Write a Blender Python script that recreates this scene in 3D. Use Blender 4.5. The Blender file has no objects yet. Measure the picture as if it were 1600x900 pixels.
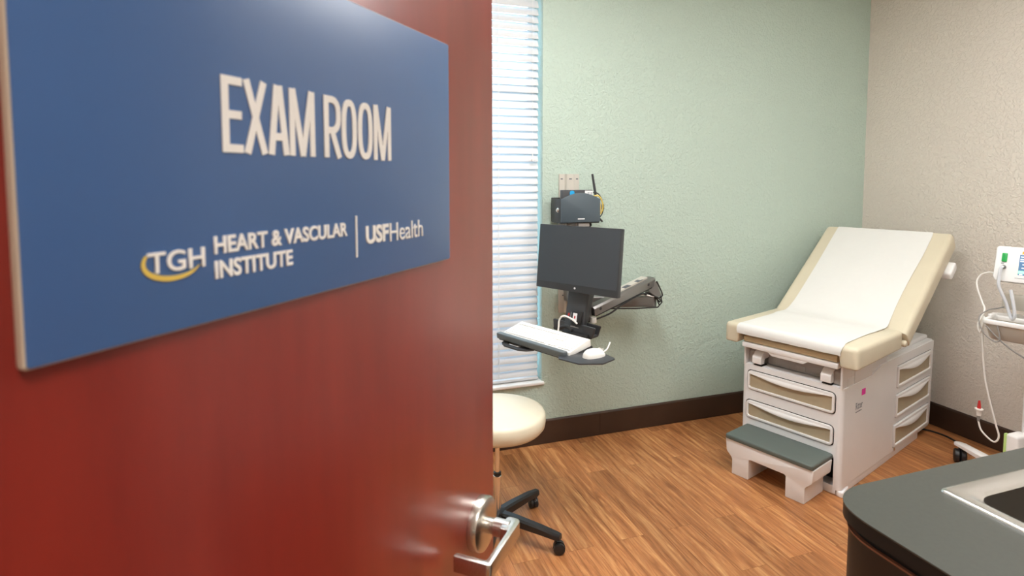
import bpy, bmesh, math, random
from mathutils import Matrix, Vector
PI = math.pi
S = bpy.context.scene
C = S.collection
R = math.radians

# ---------------------------------------------------------------- camera
cam_d = bpy.data.cameras.new('camera')
cam = bpy.data.objects.new('camera', cam_d); C.objects.link(cam)
cam.location = (0, 0, 1.6)
cam.rotation_euler = (R(90 - 3.842), 0, R(-18.903))
cam_d.sensor_width = 36.0
cam_d.lens = 903.7 * 36 / 1600
cam_d.shift_y = -(450 - 341.1) / 1600
cam_d.clip_start = 0.02
cam_d.dof.use_dof = True
cam_d.dof.focus_distance = 2.9
cam_d.dof.aperture_fstop = 6.3
S.camera = cam

# ---------------------------------------------------------------- world, exposure
w = bpy.data.worlds.new('world'); S.world = w; w.use_nodes = True
w.node_tree.nodes['Background'].inputs[0].default_value = (0.50, 0.78, 1.0, 1)
w.node_tree.nodes['Background'].inputs[1].default_value = 2.2
vs = S.view_settings
vs.view_transform = 'Standard'; vs.look = 'None'; vs.gamma = 1.0
vs.use_curve_mapping = False
vs.exposure = 1.60
ROOM_LIGHT = 9.5
HALL_LIGHT = 6.0
S.cycles.max_bounces = 8
S.cycles.diffuse_bounces = 5
S.cycles.sample_clamp_indirect = 6.0

# ---------------------------------------------------------------- materials
def pm(name, col, rough=0.5, metal=0.0, spec=0.5, coat=0.0, bump=None, emit=None, trans=0.0, var=0.0, vscale=8.0):
    m = bpy.data.materials.new(name); m.use_nodes = True
    nt = m.node_tree; b = nt.nodes['Principled BSDF']
    b.inputs['Base Color'].default_value = (*col, 1)
    b.inputs['Roughness'].default_value = rough
    b.inputs['Metallic'].default_value = metal
    b.inputs['Specular IOR Level'].default_value = spec
    b.inputs['Coat Weight'].default_value = coat
    b.inputs['Transmission Weight'].default_value = trans
    tc = nt.nodes.new('ShaderNodeTexCoord')
    if var:
        n = nt.nodes.new('ShaderNodeTexNoise'); n.inputs['Scale'].default_value = vscale
        n.inputs['Detail'].default_value = 4
        nt.links.new(tc.outputs['Object'], n.inputs['Vector'])
        r = nt.nodes.new('ShaderNodeValToRGB')
        r.color_ramp.elements[0].position = 0.3; r.color_ramp.elements[1].position = 0.7
        r.color_ramp.elements[0].color = (*[c * (1 - var) for c in col], 1)
        r.color_ramp.elements[1].color = (*[min(1, c * (1 + var)) for c in col], 1)
        nt.links.new(n.outputs['Fac'], r.inputs[0]); nt.links.new(r.outputs[0], b.inputs['Base Color'])
    if bump:
        scale, dist = bump
        n = nt.nodes.new('ShaderNodeTexNoise'); n.inputs['Scale'].default_value = scale
        n.inputs['Detail'].default_value = 3; n.inputs['Roughness'].default_value = 0.55
        nt.links.new(tc.outputs['Object'], n.inputs['Vector'])
        bp = nt.nodes.new('ShaderNodeBump'); bp.inputs['Distance'].default_value = dist
        nt.links.new(n.outputs['Fac'], bp.inputs['Height']); nt.links.new(bp.outputs[0], b.inputs['Normal'])
    if emit:
        b.inputs['Emission Color'].default_value = (*emit[0], 1)
        b.inputs['Emission Strength'].default_value = emit[1]
    return m

def wall_mat(name, col):
    m = pm(name, col, rough=0.55, spec=0.3)
    nt = m.node_tree; b = nt.nodes['Principled BSDF']
    tc = nt.nodes.new('ShaderNodeTexCoord')
    n1 = nt.nodes.new('ShaderNodeTexNoise'); n1.inputs['Scale'].default_value = 62; n1.inputs['Detail'].default_value = 4
    n1.inputs['Roughness'].default_value = 0.5; n1.inputs['Distortion'].default_value = 0.6
    nt.links.new(tc.outputs['Object'], n1.inputs['Vector'])
    rp = nt.nodes.new('ShaderNodeValToRGB')
    rp.color_ramp.elements[0].position = 0.44; rp.color_ramp.elements[1].position = 0.60
    nt.links.new(n1.outputs['Fac'], rp.inputs[0])
    bp = nt.nodes.new('ShaderNodeBump'); bp.inputs['Distance'].default_value = 0.0026; bp.inputs['Strength'].default_value = 0.8
    nt.links.new(rp.outputs[0], bp.inputs['Height']); nt.links.new(bp.outputs[0], b.inputs['Normal'])
    return m

def floor_mat():
    m = pm('vinyl_plank', (0.4, 0.15, 0.05), rough=0.42, spec=0.4)
    nt = m.node_tree; b = nt.nodes['Principled BSDF']; L = nt.links.new
    tc = nt.nodes.new('ShaderNodeTexCoord')
    mp = nt.nodes.new('ShaderNodeMapping'); mp.inputs['Rotation'].default_value = (0, 0, R(90))
    L(tc.outputs['Object'], mp.inputs['Vector'])
    br = nt.nodes.new('ShaderNodeTexBrick')
    br.offset = 0.37; br.inputs['Scale'].default_value = 1.0
    br.inputs['Brick Width'].default_value = 0.92; br.inputs['Row Height'].default_value = 0.125
    br.inputs['Mortar Size'].default_value = 0.0009; br.inputs['Mortar Smooth'].default_value = 0.3
    br.inputs['Color1'].default_value = (0, 0, 0, 1); br.inputs['Color2'].default_value = (1, 1, 1, 1)
    br.inputs['Mortar'].default_value = (0.3, 0.3, 0.3, 1)
    L(mp.outputs[0], br.inputs['Vector'])
    # grain stretched along each plank, offset plank by plank
    sc = nt.nodes.new('ShaderNodeMapping'); sc.inputs['Scale'].default_value = (1.3, 17, 1)
    L(mp.outputs[0], sc.inputs['Vector'])
    off = nt.nodes.new('ShaderNodeVectorMath'); off.operation = 'MULTIPLY_ADD'
    off.inputs[1].default_value = (7, 3, 5)
    L(br.outputs['Color'], off.inputs[0]); L(sc.outputs[0], off.inputs[2])
    n1 = nt.nodes.new('ShaderNodeTexNoise'); n1.inputs['Scale'].default_value = 1.9; n1.inputs['Detail'].default_value = 7
    n1.inputs['Roughness'].default_value = 0.62; n1.inputs['Distortion'].default_value = 1.0
    L(off.outputs[0], n1.inputs['Vector'])
    rp = nt.nodes.new('ShaderNodeValToRGB'); e = rp.color_ramp.elements
    e[0].position = 0.28; e[0].color = (0.22, 0.078, 0.027, 1)
    e[1].position = 0.72; e[1].color = (0.61, 0.31, 0.123, 1)
    x = e.new(0.5); x.color = (0.41, 0.166, 0.060, 1)
    L(n1.outputs['Fac'], rp.inputs[0])
    n2 = nt.nodes.new('ShaderNodeTexNoise'); n2.inputs['Scale'].default_value = 9; n2.inputs['Detail'].default_value = 5
    L(off.outputs[0], n2.inputs['Vector'])
    mx = nt.nodes.new('ShaderNodeMix'); mx.data_type = 'RGBA'; mx.blend_type = 'OVERLAY'; mx.inputs[0].default_value = 0.35
    L(rp.outputs[0], mx.inputs[6]); L(n2.outputs['Fac'], mx.inputs[7])
    # plank-to-plank tone
    tn = nt.nodes.new('ShaderNodeMapRange'); tn.inputs[3].default_value = 0.84; tn.inputs[4].default_value = 1.16
    L(br.outputs['Color'], tn.inputs[0])
    mu = nt.nodes.new('ShaderNodeMix'); mu.data_type = 'RGBA'; mu.blend_type = 'MULTIPLY'; mu.inputs[0].default_value = 1.0
    L(mx.outputs[2], mu.inputs[6]); L(tn.outputs[0], mu.inputs[7])
    mo = nt.nodes.new('ShaderNodeMix'); mo.data_type = 'RGBA'; mo.inputs[7].default_value = (0.16, 0.055, 0.02, 1)
    ml = nt.nodes.new('ShaderNodeMath'); ml.operation = 'MULTIPLY'; ml.inputs[1].default_value = 0.6
    L(br.outputs['Fac'], ml.inputs[0]); L(ml.outputs[0], mo.inputs[0]); L(mu.outputs[2], mo.inputs[6])
    L(mo.outputs[2], b.inputs['Base Color'])
    return m

def wood_mat(name, c0, c1, rough, scale=(3, 3, 0.35), coat=0.0, vert=True):
    m = pm(name, c0, rough=rough, coat=coat)
    m.node_tree.nodes['Principled BSDF'].inputs['Coat Roughness'].default_value = 0.28
    nt = m.node_tree; b = nt.nodes['Principled BSDF']; L = nt.links.new
    tc = nt.nodes.new('ShaderNodeTexCoord')
    mp = nt.nodes.new('ShaderNodeMapping'); mp.inputs['Scale'].default_value = scale
    L(tc.outputs['Object'], mp.inputs['Vector'])
    n = nt.nodes.new('ShaderNodeTexNoise'); n.inputs['Scale'].default_value = 4; n.inputs['Detail'].default_value = 8
    n.inputs['Roughness'].default_value = 0.6
    L(mp.outputs[0], n.inputs['Vector'])
    rp = nt.nodes.new('ShaderNodeValToRGB'); e = rp.color_ramp.elements
    e[0].position = 0.32; e[0].color = (*c0, 1); e[1].position = 0.7; e[1].color = (*c1, 1)
    L(n.outputs['Fac'], rp.inputs[0]); L(rp.outputs[0], b.inputs['Base Color'])
    return m

M = {}
M['green'] = wall_mat('sage_wall_paint', (0.505, 0.62, 0.545))
M['beige'] = wall_mat('beige_wall_paint', (0.75, 0.695, 0.625))
M['ceiling'] = pm('ceiling_tile', (0.82, 0.82, 0.80), 0.9, bump=(120, 0.001))
M['floor'] = floor_mat()
M['base'] = pm('brown_vinyl_base', (0.050, 0.026, 0.016), 0.45, var=0.12, vscale=5)
M['door'] = wood_mat('cherry_door_veneer', (0.195, 0.0125, 0.008), (0.260, 0.021, 0.012), 0.36, (5, 5, 0.6), 0.6)
M['jamb'] = pm('door_frame_paint', (0.45, 0.40, 0.34), 0.5)
M['white_trim'] = pm('white_trim', (0.85, 0.84, 0.82), 0.4)
M['sign_blue'] = pm('sign_blue', (0.052, 0.140, 0.355), 0.38, coat=0.8, var=0.03, vscale=4)
M['sign_blue'].node_tree.nodes['Principled BSDF'].inputs['Coat Roughness'].default_value = 0.32
M['sign_edge'] = pm('sign_edge', (0.60, 0.50, 0.38), 0.4)
M['lettering'] = pm('white_lettering', (0.88, 0.86, 0.82), 0.5)
M['gold'] = pm('gold_swoosh', (0.72, 0.52, 0.10), 0.45)
M['nickel'] = pm('satin_nickel', (0.66, 0.63, 0.58), 0.26, 1.0, bump=(350, 0.0002))
M['chrome'] = pm('chrome', (0.86, 0.86, 0.86), 0.22, 1.0)
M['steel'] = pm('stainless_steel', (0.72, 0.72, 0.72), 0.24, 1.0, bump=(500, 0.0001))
M['steel_bowl_dark'] = pm('darkened_steel_bowl', (0.25, 0.23, 0.21), 0.32, 1.0)  # the rim's steel darkened, with dark reflections put into the colour
M['white_plastic'] = pm('white_plastic', (0.85, 0.85, 0.855), 0.33, var=0.012)
M['offwhite'] = pm('off_white_plastic', (0.87, 0.86, 0.85), 0.42, var=0.012)
M['grey_plastic'] = pm('grey_plastic', (0.38, 0.355, 0.33), 0.5, var=0.03)
M['tan_panel'] = pm('tan_drawer_panel', (0.44, 0.365, 0.245), 0.5, var=0.03, vscale=20)
M['vinyl'] = pm('cream_vinyl', (0.665, 0.60, 0.455), 0.42, bump=(220, 0.0006), var=0.02)
M['tan_vinyl'] = pm('tan_vinyl', (0.66, 0.55, 0.35), 0.5, bump=(220, 0.0005), var=0.03)
M['seat_vinyl'] = pm('ivory_vinyl', (0.78, 0.72, 0.56), 0.38, bump=(200, 0.0004), var=0.02)
M['paper'] = pm('exam_paper', (0.76, 0.755, 0.73), 0.75, bump=(9, 0.004), var=0.01)
M['step_rubber'] = pm('grey_step_tread', (0.105, 0.130, 0.118), 0.48, bump=(300, 0.0004), var=0.05)
M['black'] = pm('black_plastic', (0.018, 0.018, 0.019), 0.42, var=0.1)
M['charcoal'] = pm('charcoal_plastic', (0.045, 0.048, 0.053), 0.38, var=0.05)
M['recess_shade'] = pm('painted_recess_shade', (0.02, 0.019, 0.018), 0.8)  # near-black colour standing in for shade in drawer gaps and step well
M['slate'] = pm('slate_metal_plate', (0.072, 0.098, 0.118), 0.42, var=0.04)
M['palm'] = pm('grey_palm_pad', (0.115, 0.135, 0.145), 0.5)
M['screen'] = pm('dark_screen', (0.044, 0.054, 0.066), 0.30)
M['bezel'] = pm('dark_bezel', (0.038, 0.043, 0.049), 0.35)
M['alu'] = pm('brushed_aluminium', (0.31, 0.30, 0.295), 0.36, 0.85, bump=(300, 0.0003))
M['track'] = pm('wall_track_paint', (0.58, 0.55, 0.49), 0.45)
M['key_white'] = pm('keyboard_white', (0.84, 0.82, 0.78), 0.45)
M['key_line'] = pm('keyboard_keycap', (0.81, 0.79, 0.75), 0.5)
M['yellow'] = pm('yellow_cable', (0.75, 0.55, 0.12), 0.45)
M['blue'] = pm('blue_sticker', (0.02, 0.38, 0.75), 0.4)
M['pink'] = pm('pink_sticker', (0.85, 0.04, 0.42), 0.45)
M['label'] = pm('white_label', (0.86, 0.86, 0.86), 0.5)
M['ink'] = pm('printed_ink', (0.10, 0.11, 0.13), 0.6)
M['grey_ink'] = pm('grey_print', (0.22, 0.23, 0.26), 0.6)
M['red'] = pm('red_plastic', (0.55, 0.03, 0.03), 0.4)
M['green_btn'] = pm('green_plastic', (0.03, 0.42, 0.10), 0.35)
M['lime'] = pm('lime_trim', (0.52, 0.72, 0.24), 0.45)
M['counter'] = pm('grey_green_laminate', (0.056, 0.060, 0.051), 0.42, var=0.06, vscale=90)
M['counter_edge'] = pm('black_counter_edge', (0.008, 0.008, 0.008), 0.45, spec=0.3)
M['espresso'] = wood_mat('espresso_veneer', (0.006, 0.003, 0.002), (0.014, 0.006, 0.004), 0.45, (4, 4, 0.5))
M['edge_wood'] = pm('brown_edge_band', (0.22, 0.085, 0.045), 0.4, var=0.1)
M['glass'] = pm('window_glass', (0.95, 0.98, 1.0), 0.0, trans=1.0, spec=0.3)
M['lamp'] = pm('lamp_diffuser', (0.9, 0.9, 0.9), 0.5, emit=((1.0, 0.99, 0.975), ROOM_LIGHT))
M['fill_lamp'] = pm('fill_lamp_diffuser', (0.9, 0.9, 0.9), 0.5, emit=((1.0, 0.99, 0.975), 6.5))  # emitter of the added fill light
M['hall_lamp'] = pm('hall_lamp_diffuser', (0.9, 0.9, 0.9), 0.5, emit=((1.0, 0.96, 0.92), HALL_LIGHT))
M['ui_blue'] = pm('lit_screen_blue', (0.03, 0.06, 0.12), 0.3, emit=((0.07, 0.15, 0.25), 0.5))
M['ui_green'] = pm('lit_screen_green', (0.05, 0.3, 0.1), 0.3, emit=((0.25, 0.75, 0.35), 0.8))
M['ui_orange'] = pm('lit_screen_orange', (0.5, 0.15, 0.03), 0.3, emit=((1.0, 0.22, 0.03), 0.75))
M['ui_white'] = pm('lit_screen_text', (0.6, 0.6, 0.6), 0.3, emit=((0.75, 0.8, 0.9), 0.8))
M['ui_led'] = pm('power_light', (0.8, 0.8, 0.8), 0.3, emit=((0.9, 0.95, 1.0), 1.0))
M['clear_hose'] = pm('pale_grey_hose', (0.62, 0.64, 0.68), 0.35)
M['grey_cable'] = pm('grey_cable', (0.25, 0.24, 0.23), 0.45)
M['bin'] = pm('warm_grey_bin', (0.50, 0.46, 0.40), 0.5)
def slat_mat():
    m = pm('white_blind_slat', (0.70, 0.71, 0.725), 0.45)
    nt = m.node_tree; b = nt.nodes['Principled BSDF']; out = nt.nodes['Material Output']
    t = nt.nodes.new('ShaderNodeBsdfTranslucent'); t.inputs[0].default_value = (0.9, 0.9, 0.88, 1)
    mx = nt.nodes.new('ShaderNodeMixShader'); mx.inputs[0].default_value = 0.03
    nt.links.new(b.outputs[0], mx.inputs[1]); nt.links.new(t.outputs[0], mx.inputs[2]); nt.links.new(mx.outputs[0], out.inputs[0])
    return m
M['slat'] = slat_mat()

# ---------------------------------------------------------------- mesh helpers
I4 = Matrix.Identity(4)
def T(x, y, z): return Matrix.Translation((x, y, z))
def RX(a): return Matrix.Rotation(a, 4, 'X')
def RY(a): return Matrix.Rotation(a, 4, 'Y')
def RZ(a): return Matrix.Rotation(a, 4, 'Z')
def frame(o, x, y, z):
    m = Matrix.Identity(4)
    for i, v in enumerate((x, y, z)):
        v = Vector(v)
        for j in range(3): m[j][i] = v[j]
    for j in range(3): m[j][3] = o[j]
    return m

def join(dst, src, mat=None):
    if mat is not None: src.transform(mat)
    me = bpy.data.meshes.new('tmp'); src.to_mesh(me); src.free()
    dst.from_mesh(me); bpy.data.meshes.remove(me)

def box(bm, x0, x1, y0, y1, z0, z1, r=0.0, seg=2, mat=None):
    t = bmesh.new(); bmesh.ops.create_cube(t, size=1)
    for v in t.verts:
        v.co = Vector(((x0 + x1) / 2 + v.co.x * (x1 - x0), (y0 + y1) / 2 + v.co.y * (y1 - y0), (z0 + z1) / 2 + v.co.z * (z1 - z0)))
    if r > 0:
        bmesh.ops.bevel(t, geom=t.edges[:], offset=r, segments=seg, profile=0.5, affect='EDGES', clamp_overlap=True)
    join(bm, t, mat)

def rpoly(pts, rad, seg=5):
    """closed 2D polygon with rounded corners; rad one number or one per corner"""
    n = len(pts); out = []
    for i in range(n):
        p = Vector(pts[i]); a = Vector(pts[i - 1]) - p; b = Vector(pts[(i + 1) % n]) - p
        r = rad[i] if isinstance(rad, (list, tuple)) else rad
        if r <= 0: out.append(tuple(p)); continue
        ang = a.angle(b); d = min(r / math.tan(ang / 2), a.length * 0.49, b.length * 0.49)
        p0 = p + a.normalized() * d; p1 = p + b.normalized() * d
        for k in range(seg + 1):
            t = k / seg
            q = p0 * (1 - t) ** 2 + p * 2 * t * (1 - t) + p1 * t * t
            out.append((q.x, q.y))
    return out

def rrect(x0, x1, y0, y1, r, seg=5):
    return rpoly([(x0, y0), (x1, y0), (x1, y1), (x0, y1)], r, seg)

def cushion(bm, pts, d0, d1, rule, seg=4, mat=None):
    """sharp prism whose edges are rounded by rule(co_a, co_b) -> radius"""
    t = bmesh.new()
    a = [t.verts.new((p[0], p[1], d0)) for p in pts]; b = [t.verts.new((p[0], p[1], d1)) for p in pts]
    n = len(pts); t.faces.new(a); t.faces.new(b)
    for i in range(n): t.faces.new((a[i], a[(i + 1) % n], b[(i + 1) % n], b[i]))
    bmesh.ops.recalc_face_normals(t, faces=t.faces[:])
    cl = t.edges.layers.float.new('bevel_weight_edge')
    R0 = max(rule(e.verts[0].co, e.verts[1].co) for e in t.edges)
    for e in t.edges: e[cl] = rule(e.verts[0].co, e.verts[1].co) / R0
    me = bpy.data.meshes.new('tmp'); t.to_mesh(me); t.free()
    o = bpy.data.objects.new('tmp', me); C.objects.link(o)
    m = o.modifiers.new('b', 'BEVEL'); m.width = R0; m.segments = seg; m.limit_method = 'WEIGHT'; m.use_clamp_overlap = True
    dg = bpy.context.evaluated_depsgraph_get(); dg.update()
    m2 = bpy.data.meshes.new_from_object(o.evaluated_get(dg))
    t = bmesh.new(); t.from_mesh(m2); join(bm, t, mat)
    bpy.data.objects.remove(o); bpy.data.meshes.remove(me); bpy.data.meshes.remove(m2)

def prism(bm, pts, d0, d1, bev=0.0, seg=3, mat=None, cap0=True):
    """polygon in local XY extruded along Z from d0 to d1"""
    t = bmesh.new()
    a = [t.verts.new((p[0], p[1], d0)) for p in pts]; b = [t.verts.new((p[0], p[1], d1)) for p in pts]
    n = len(pts)
    f0 = t.faces.new(a); f1 = t.faces.new(b)
    for i in range(n): t.faces.new((a[i], a[(i + 1) % n], b[(i + 1) % n], b[i]))
    bmesh.ops.recalc_face_normals(t, faces=t.faces[:])
    if bev > 0:
        ed = list(f1.edges) + (list(f0.edges) if cap0 else [])
        bmesh.ops.bevel(t, geom=ed, offset=bev, segments=seg, profile=0.5, affect='EDGES', clamp_overlap=True)
    join(bm, t, mat)

# plane helpers: put XY drawings on vertical planes
XZ = frame((0, 0, 0), (1, 0, 0), (0, 0, 1), (0, -1, 0))      # x right, y up, extrude to -Y
YZ = frame((0, 0, 0), (0, 1, 0), (0, 0, 1), (1, 0, 0))       # x along +Y, y up, extrude to +X

def catmull(pts, sub=6):
    P = [Vector(p) for p in pts]
    if len(P) < 3 or sub <= 1: return P
    P = [P[0] * 2 - P[1]] + P + [P[-1] * 2 - P[-2]]
    out = []
    for i in range(1, len(P) - 2):
        for k in range(sub):
            t = k / sub
            out.append(0.5 * ((2 * P[i]) + (P[i + 1] - P[i - 1]) * t + (2 * P[i - 1] - 5 * P[i] + 4 * P[i + 1] - P[i + 2]) * t * t
                              + (3 * P[i] - P[i - 1] - 3 * P[i + 1] + P[i + 2]) * t ** 3))
    out.append(P[-2]); return out

def tube(bm, pts, r, n=10, sub=6, mat=None):
    P = catmull(pts, sub); t = bmesh.new(); rings = []
    prev = None
    for i, p in enumerate(P):
        d = (P[min(i + 1, len(P) - 1)] - P[max(i - 1, 0)]).normalized()
        if prev is None:
            u = d.orthogonal().normalized()
        else:
            u = (prev - d * prev.dot(d)).normalized()
        prev = u; v = d.cross(u)
        rr = r(i / (len(P) - 1)) if callable(r) else r
        rings.append([t.verts.new(p + (u * math.cos(2 * PI * k / n) + v * math.sin(2 * PI * k / n)) * rr) for k in range(n)])
    for a, b in zip(rings, rings[1:]):
        for k in range(n): t.faces.new((a[k], a[(k + 1) % n], b[(k + 1) % n], b[k]))
    t.faces.new(rings[0][::-1]); t.faces.new(rings[-1])
    join(bm, t, mat)

def lathe(bm, prof, n=32, mat=None):
    t = bmesh.new(); rings = []
    for r, z in prof:
        if r < 1e-6: rings.append([t.verts.new((0, 0, z))])
        else: rings.append([t.verts.new((r * math.cos(2 * PI * k / n), r * math.sin(2 * PI * k / n), z)) for k in range(n)])
    for a, b in zip(rings, rings[1:]):
        for k in range(n):
            q = [a[k % len(a)], a[(k + 1) % n % len(a)], b[(k + 1) % n % len(b)], b[k % len(b)]]
            q = list(dict.fromkeys(q))
            if len(q) > 2: t.faces.new(q)
    if len(rings[0]) > 1: t.faces.new(rings[0][::-1])
    if len(rings[-1]) > 1: t.faces.new(rings[-1])
    bmesh.ops.recalc_face_normals(t, faces=t.faces[:])
    join(bm, t, mat)

def curve_plate(bm, loops, d0, d1, bev=0.0, mat=None):
    """plate with holes: 2D loops filled, extruded d0..d1 along Z"""
    cu = bpy.data.curves.new('tmp', 'CURVE'); cu.dimensions = '2D'; cu.fill_mode = 'BOTH'
    cu.extrude = (d1 - d0) / 2 - bev; cu.bevel_depth = bev; cu.bevel_resolution = 2; cu.offset = -bev
    for lp in loops:
        sp = cu.splines.new('POLY'); sp.points.add(len(lp) - 1); sp.use_cyclic_u = True
        for q, p in zip(sp.points, lp): q.co = (p[0], p[1], 0, 1)
    o = bpy.data.objects.new('tmp', cu); C.objects.link(o)
    dg = bpy.context.evaluated_depsgraph_get(); dg.update()
    me = bpy.data.meshes.new_from_object(o.evaluated_get(dg))
    t = bmesh.new(); t.from_mesh(me); bmesh.ops.remove_doubles(t, verts=t.verts[:], dist=1e-6)
    bmesh.ops.recalc_face_normals(t, faces=t.faces[:])
    t.transform(T(0, 0, (d0 + d1) / 2))
    join(bm, t, mat)
    bpy.data.objects.remove(o); bpy.data.curves.remove(cu); bpy.data.meshes.remove(me)

def text(bm, s, x0, x1, y0, y1, depth, bold=0.0, mat=None):
    """lettering stretched into the box x0..x1, y0..y1 of local XY, raised by depth"""
    cu = bpy.data.curves.new('tmp', 'FONT'); cu.body = s; cu.size = 1.0; cu.offset = bold; cu.extrude = 0.02; cu.resolution_u = 4
    o = bpy.data.objects.new('tmp', cu); C.objects.link(o)
    dg = bpy.context.evaluated_depsgraph_get(); dg.update()
    me = bpy.data.meshes.new_from_object(o.evaluated_get(dg))
    xs = [v.co.x for v in me.vertices]; ys = [v.co.y for v in me.vertices]
    ax, bx, ay, by = min(xs), max(xs), min(ys), max(ys)
    t = bmesh.new(); t.from_mesh(me)
    for v in t.verts:
        v.co = Vector((x0 + (v.co.x - ax) / (bx - ax) * (x1 - x0), y0 + (v.co.y - ay) / (by - ay) * (y1 - y0), depth if v.co.z > 0 else 0))
    join(bm, t, mat)
    bpy.data.objects.remove(o); bpy.data.curves.remove(cu); bpy.data.meshes.remove(me)

def obj(name, bm, mat, parent=None, smooth=True, ang=35, label=None):
    me = bpy.data.meshes.new(name); bm.to_mesh(me); bm.free()
    me.materials.append(M[mat] if isinstance(mat, str) else mat)
    if smooth:
        for p in me.polygons: p.use_smooth = True
        me.set_sharp_from_angle(angle=R(ang))
    o = bpy.data.objects.new(name, me); C.objects.link(o)
    if parent is not None: o.parent = parent
    if label: o['label'] = label
    return o

def tag(o, label, cat, group=None):
    o['label'] = label; o['category'] = cat
    if group: o['group'] = group
    return o

def thing(name, label, cat, loc=(0, 0, 0), rz=0.0, group=None):
    o = bpy.data.objects.new(name, None); C.objects.link(o)
    o.empty_display_size = 0.1
    o.location = loc; o.rotation_euler = (0, 0, rz)
    return tag(o, label, cat, group)

def struct(name, bm, mat, parent=None, **k):
    o = obj(name, bm, mat, parent, **k); o['kind'] = 'structure'; return o
def B(): return bmesh.new()

# ---------------------------------------------------------------- room shell
XL, XR = -0.55, 3.80          # side walls
YB = 3.17                     # green window wall, room face
YF0, YF1 = 0.16, 0.30         # wall with the doorway
ZC = 3.02
HY = -1.6                     # far side of the corridor
WX0, WX1, WZ0, WZ1 = 0.10, 1.275, 0.385, 2.78   # window opening

b = B(); box(b, -1.6, 4.0, HY - 0.1, YB + 0.25, -0.1, 0.0); struct('floor', b, 'floor', smooth=False)
b = B(); box(b, -1.6, 4.0, HY - 0.1, YB + 0.25, ZC, ZC + 0.1); struct('ceiling', b, 'ceiling', smooth=False)
b = B()
box(b, XL - 0.1, WX0, YB, YB + 0.2, 0, ZC); box(b, WX1, XR + 0.1, YB, YB + 0.2, 0, ZC)
box(b, WX0, WX1, YB, YB + 0.2, 0, WZ0); box(b, WX0, WX1, YB, YB + 0.2, WZ1, ZC)
struct('wall_back', b, 'green', smooth=False)
b = B(); box(b, XR, XR + 0.15, YF1, YB, 0, ZC); struct('wall_right', b, 'beige', smooth=False)
b = B(); box(b, XL - 0.15, XL, YF1, YB, 0, ZC); struct('wall_left', b, 'beige', smooth=False)
DX0, DX1, DZ = -0.335, 0.630, 2.16
b = B()
box(b, -1.6, DX0, YF0, YF1, 0, ZC); box(b, DX1, 4.0, YF0, YF1, 0, ZC); box(b, DX0, DX1, YF0, YF1, DZ, ZC)
struct('wall_front', b, 'beige', smooth=False)
b = B()
box(b, -1.6, 4.0, HY - 0.1, HY, 0, ZC); box(b, -1.6, -1.5, HY, YF0, 0, ZC); box(b, 3.9, 4.0, HY, YF0, 0, ZC)
struct('wall_hall', b, 'beige', smooth=False)
# door frame
b = B()
box(b, DX0, DX0 + 0.02, YF0 - 0.012, YF1 + 0.004, 0, DZ, 0.002); box(b, DX1 - 0.02, DX1, YF0 - 0.012, YF1 + 0.004, 0, DZ, 0.002)
box(b, DX0 + 0.02, DX1 - 0.02, YF0 - 0.012, YF1 + 0.004, DZ - 0.02, DZ, 0.002)
struct('trim_1', b, 'jamb')
# baseboards with a small rolled top
def baseboard(name, x0, y0, x1, y1, joints=()):
    d = Vector((x1 - x0, y1 - y0, 0)); L = d.length; d.normalize()
    n = Vector((d.y, -d.x, 0))
    prof = rpoly([(0, 0), (0.011, 0), (0.011, 0.138), (0.006, 0.148), (0, 0.148)], [0, 0.002, 0.004, 0.003, 0])
    t = B(); cuts = [0] + list(joints) + [L]
    for a, c in zip(cuts, cuts[1:]):
        prism(t, prof, a + 0.0006, c - 0.0006, mat=frame((x0, y0, 0.001), n, (0, 0, 1), d))
    struct(name, t, 'base')
baseboard('baseboard_back', XL, YB, XR - 0.001, YB, [1.10 - XL, 1.665 - XL])
baseboard('baseboard_right', XR, YB - 0.012, XR, YF1 + 0.66)
baseboard('baseboard_left', XL, YF1, XL, YB - 0.012)

# window
wf = None
b = B()
fy0, fy1 = YB + 0.13, YB + 0.18
for (x0, x1, z0, z1) in ((WX0, WX0 + 0.045, WZ0, WZ1), (WX1 - 0.045, WX1, WZ0, WZ1), (WX0, WX1, WZ0, WZ0 + 0.05), (WX0, WX1, WZ1 - 0.05, WZ1), (WX0, WX1, 2.10, 2.155)):
    box(b, x0, x1, fy0, fy1, z0, z1, 0.004)
win = struct('window_1', b, 'white_trim')
b = B(); box(b, WX0 + 0.03, WX1 - 0.03, fy0 + 0.02, fy0 + 0.026, WZ0 + 0.03, WZ1 - 0.03); obj('pane', b, 'glass', win, smooth=False)
b = B(); box(b, WX0 - 0.0, WX1 + 0.012, YB - 0.018, YB + 0.13, WZ0 - 0.016, WZ0 + 0.004, 0.006, 3); obj('sill', b, 'white_trim', win)

# ---------------------------------------------------------------- open door
DD = Vector((0.6581, 0.7529, 0)); DN = Vector((0.7529, -0.6581, 0)); EDGE = Vector((0.2928, 0.9576, 0))
hinge = EDGE - DD * 0.914
DM = frame(hinge, DD, (0, 0, 1), DN)          # local x along the leaf, y up, z out of the corridor face
b = B(); box(b, 0, 0.914, 0.008, 2.134, -0.0445, 0, 0.0018, 2, DM)
door = struct('door_1', b, 'door')
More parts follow.
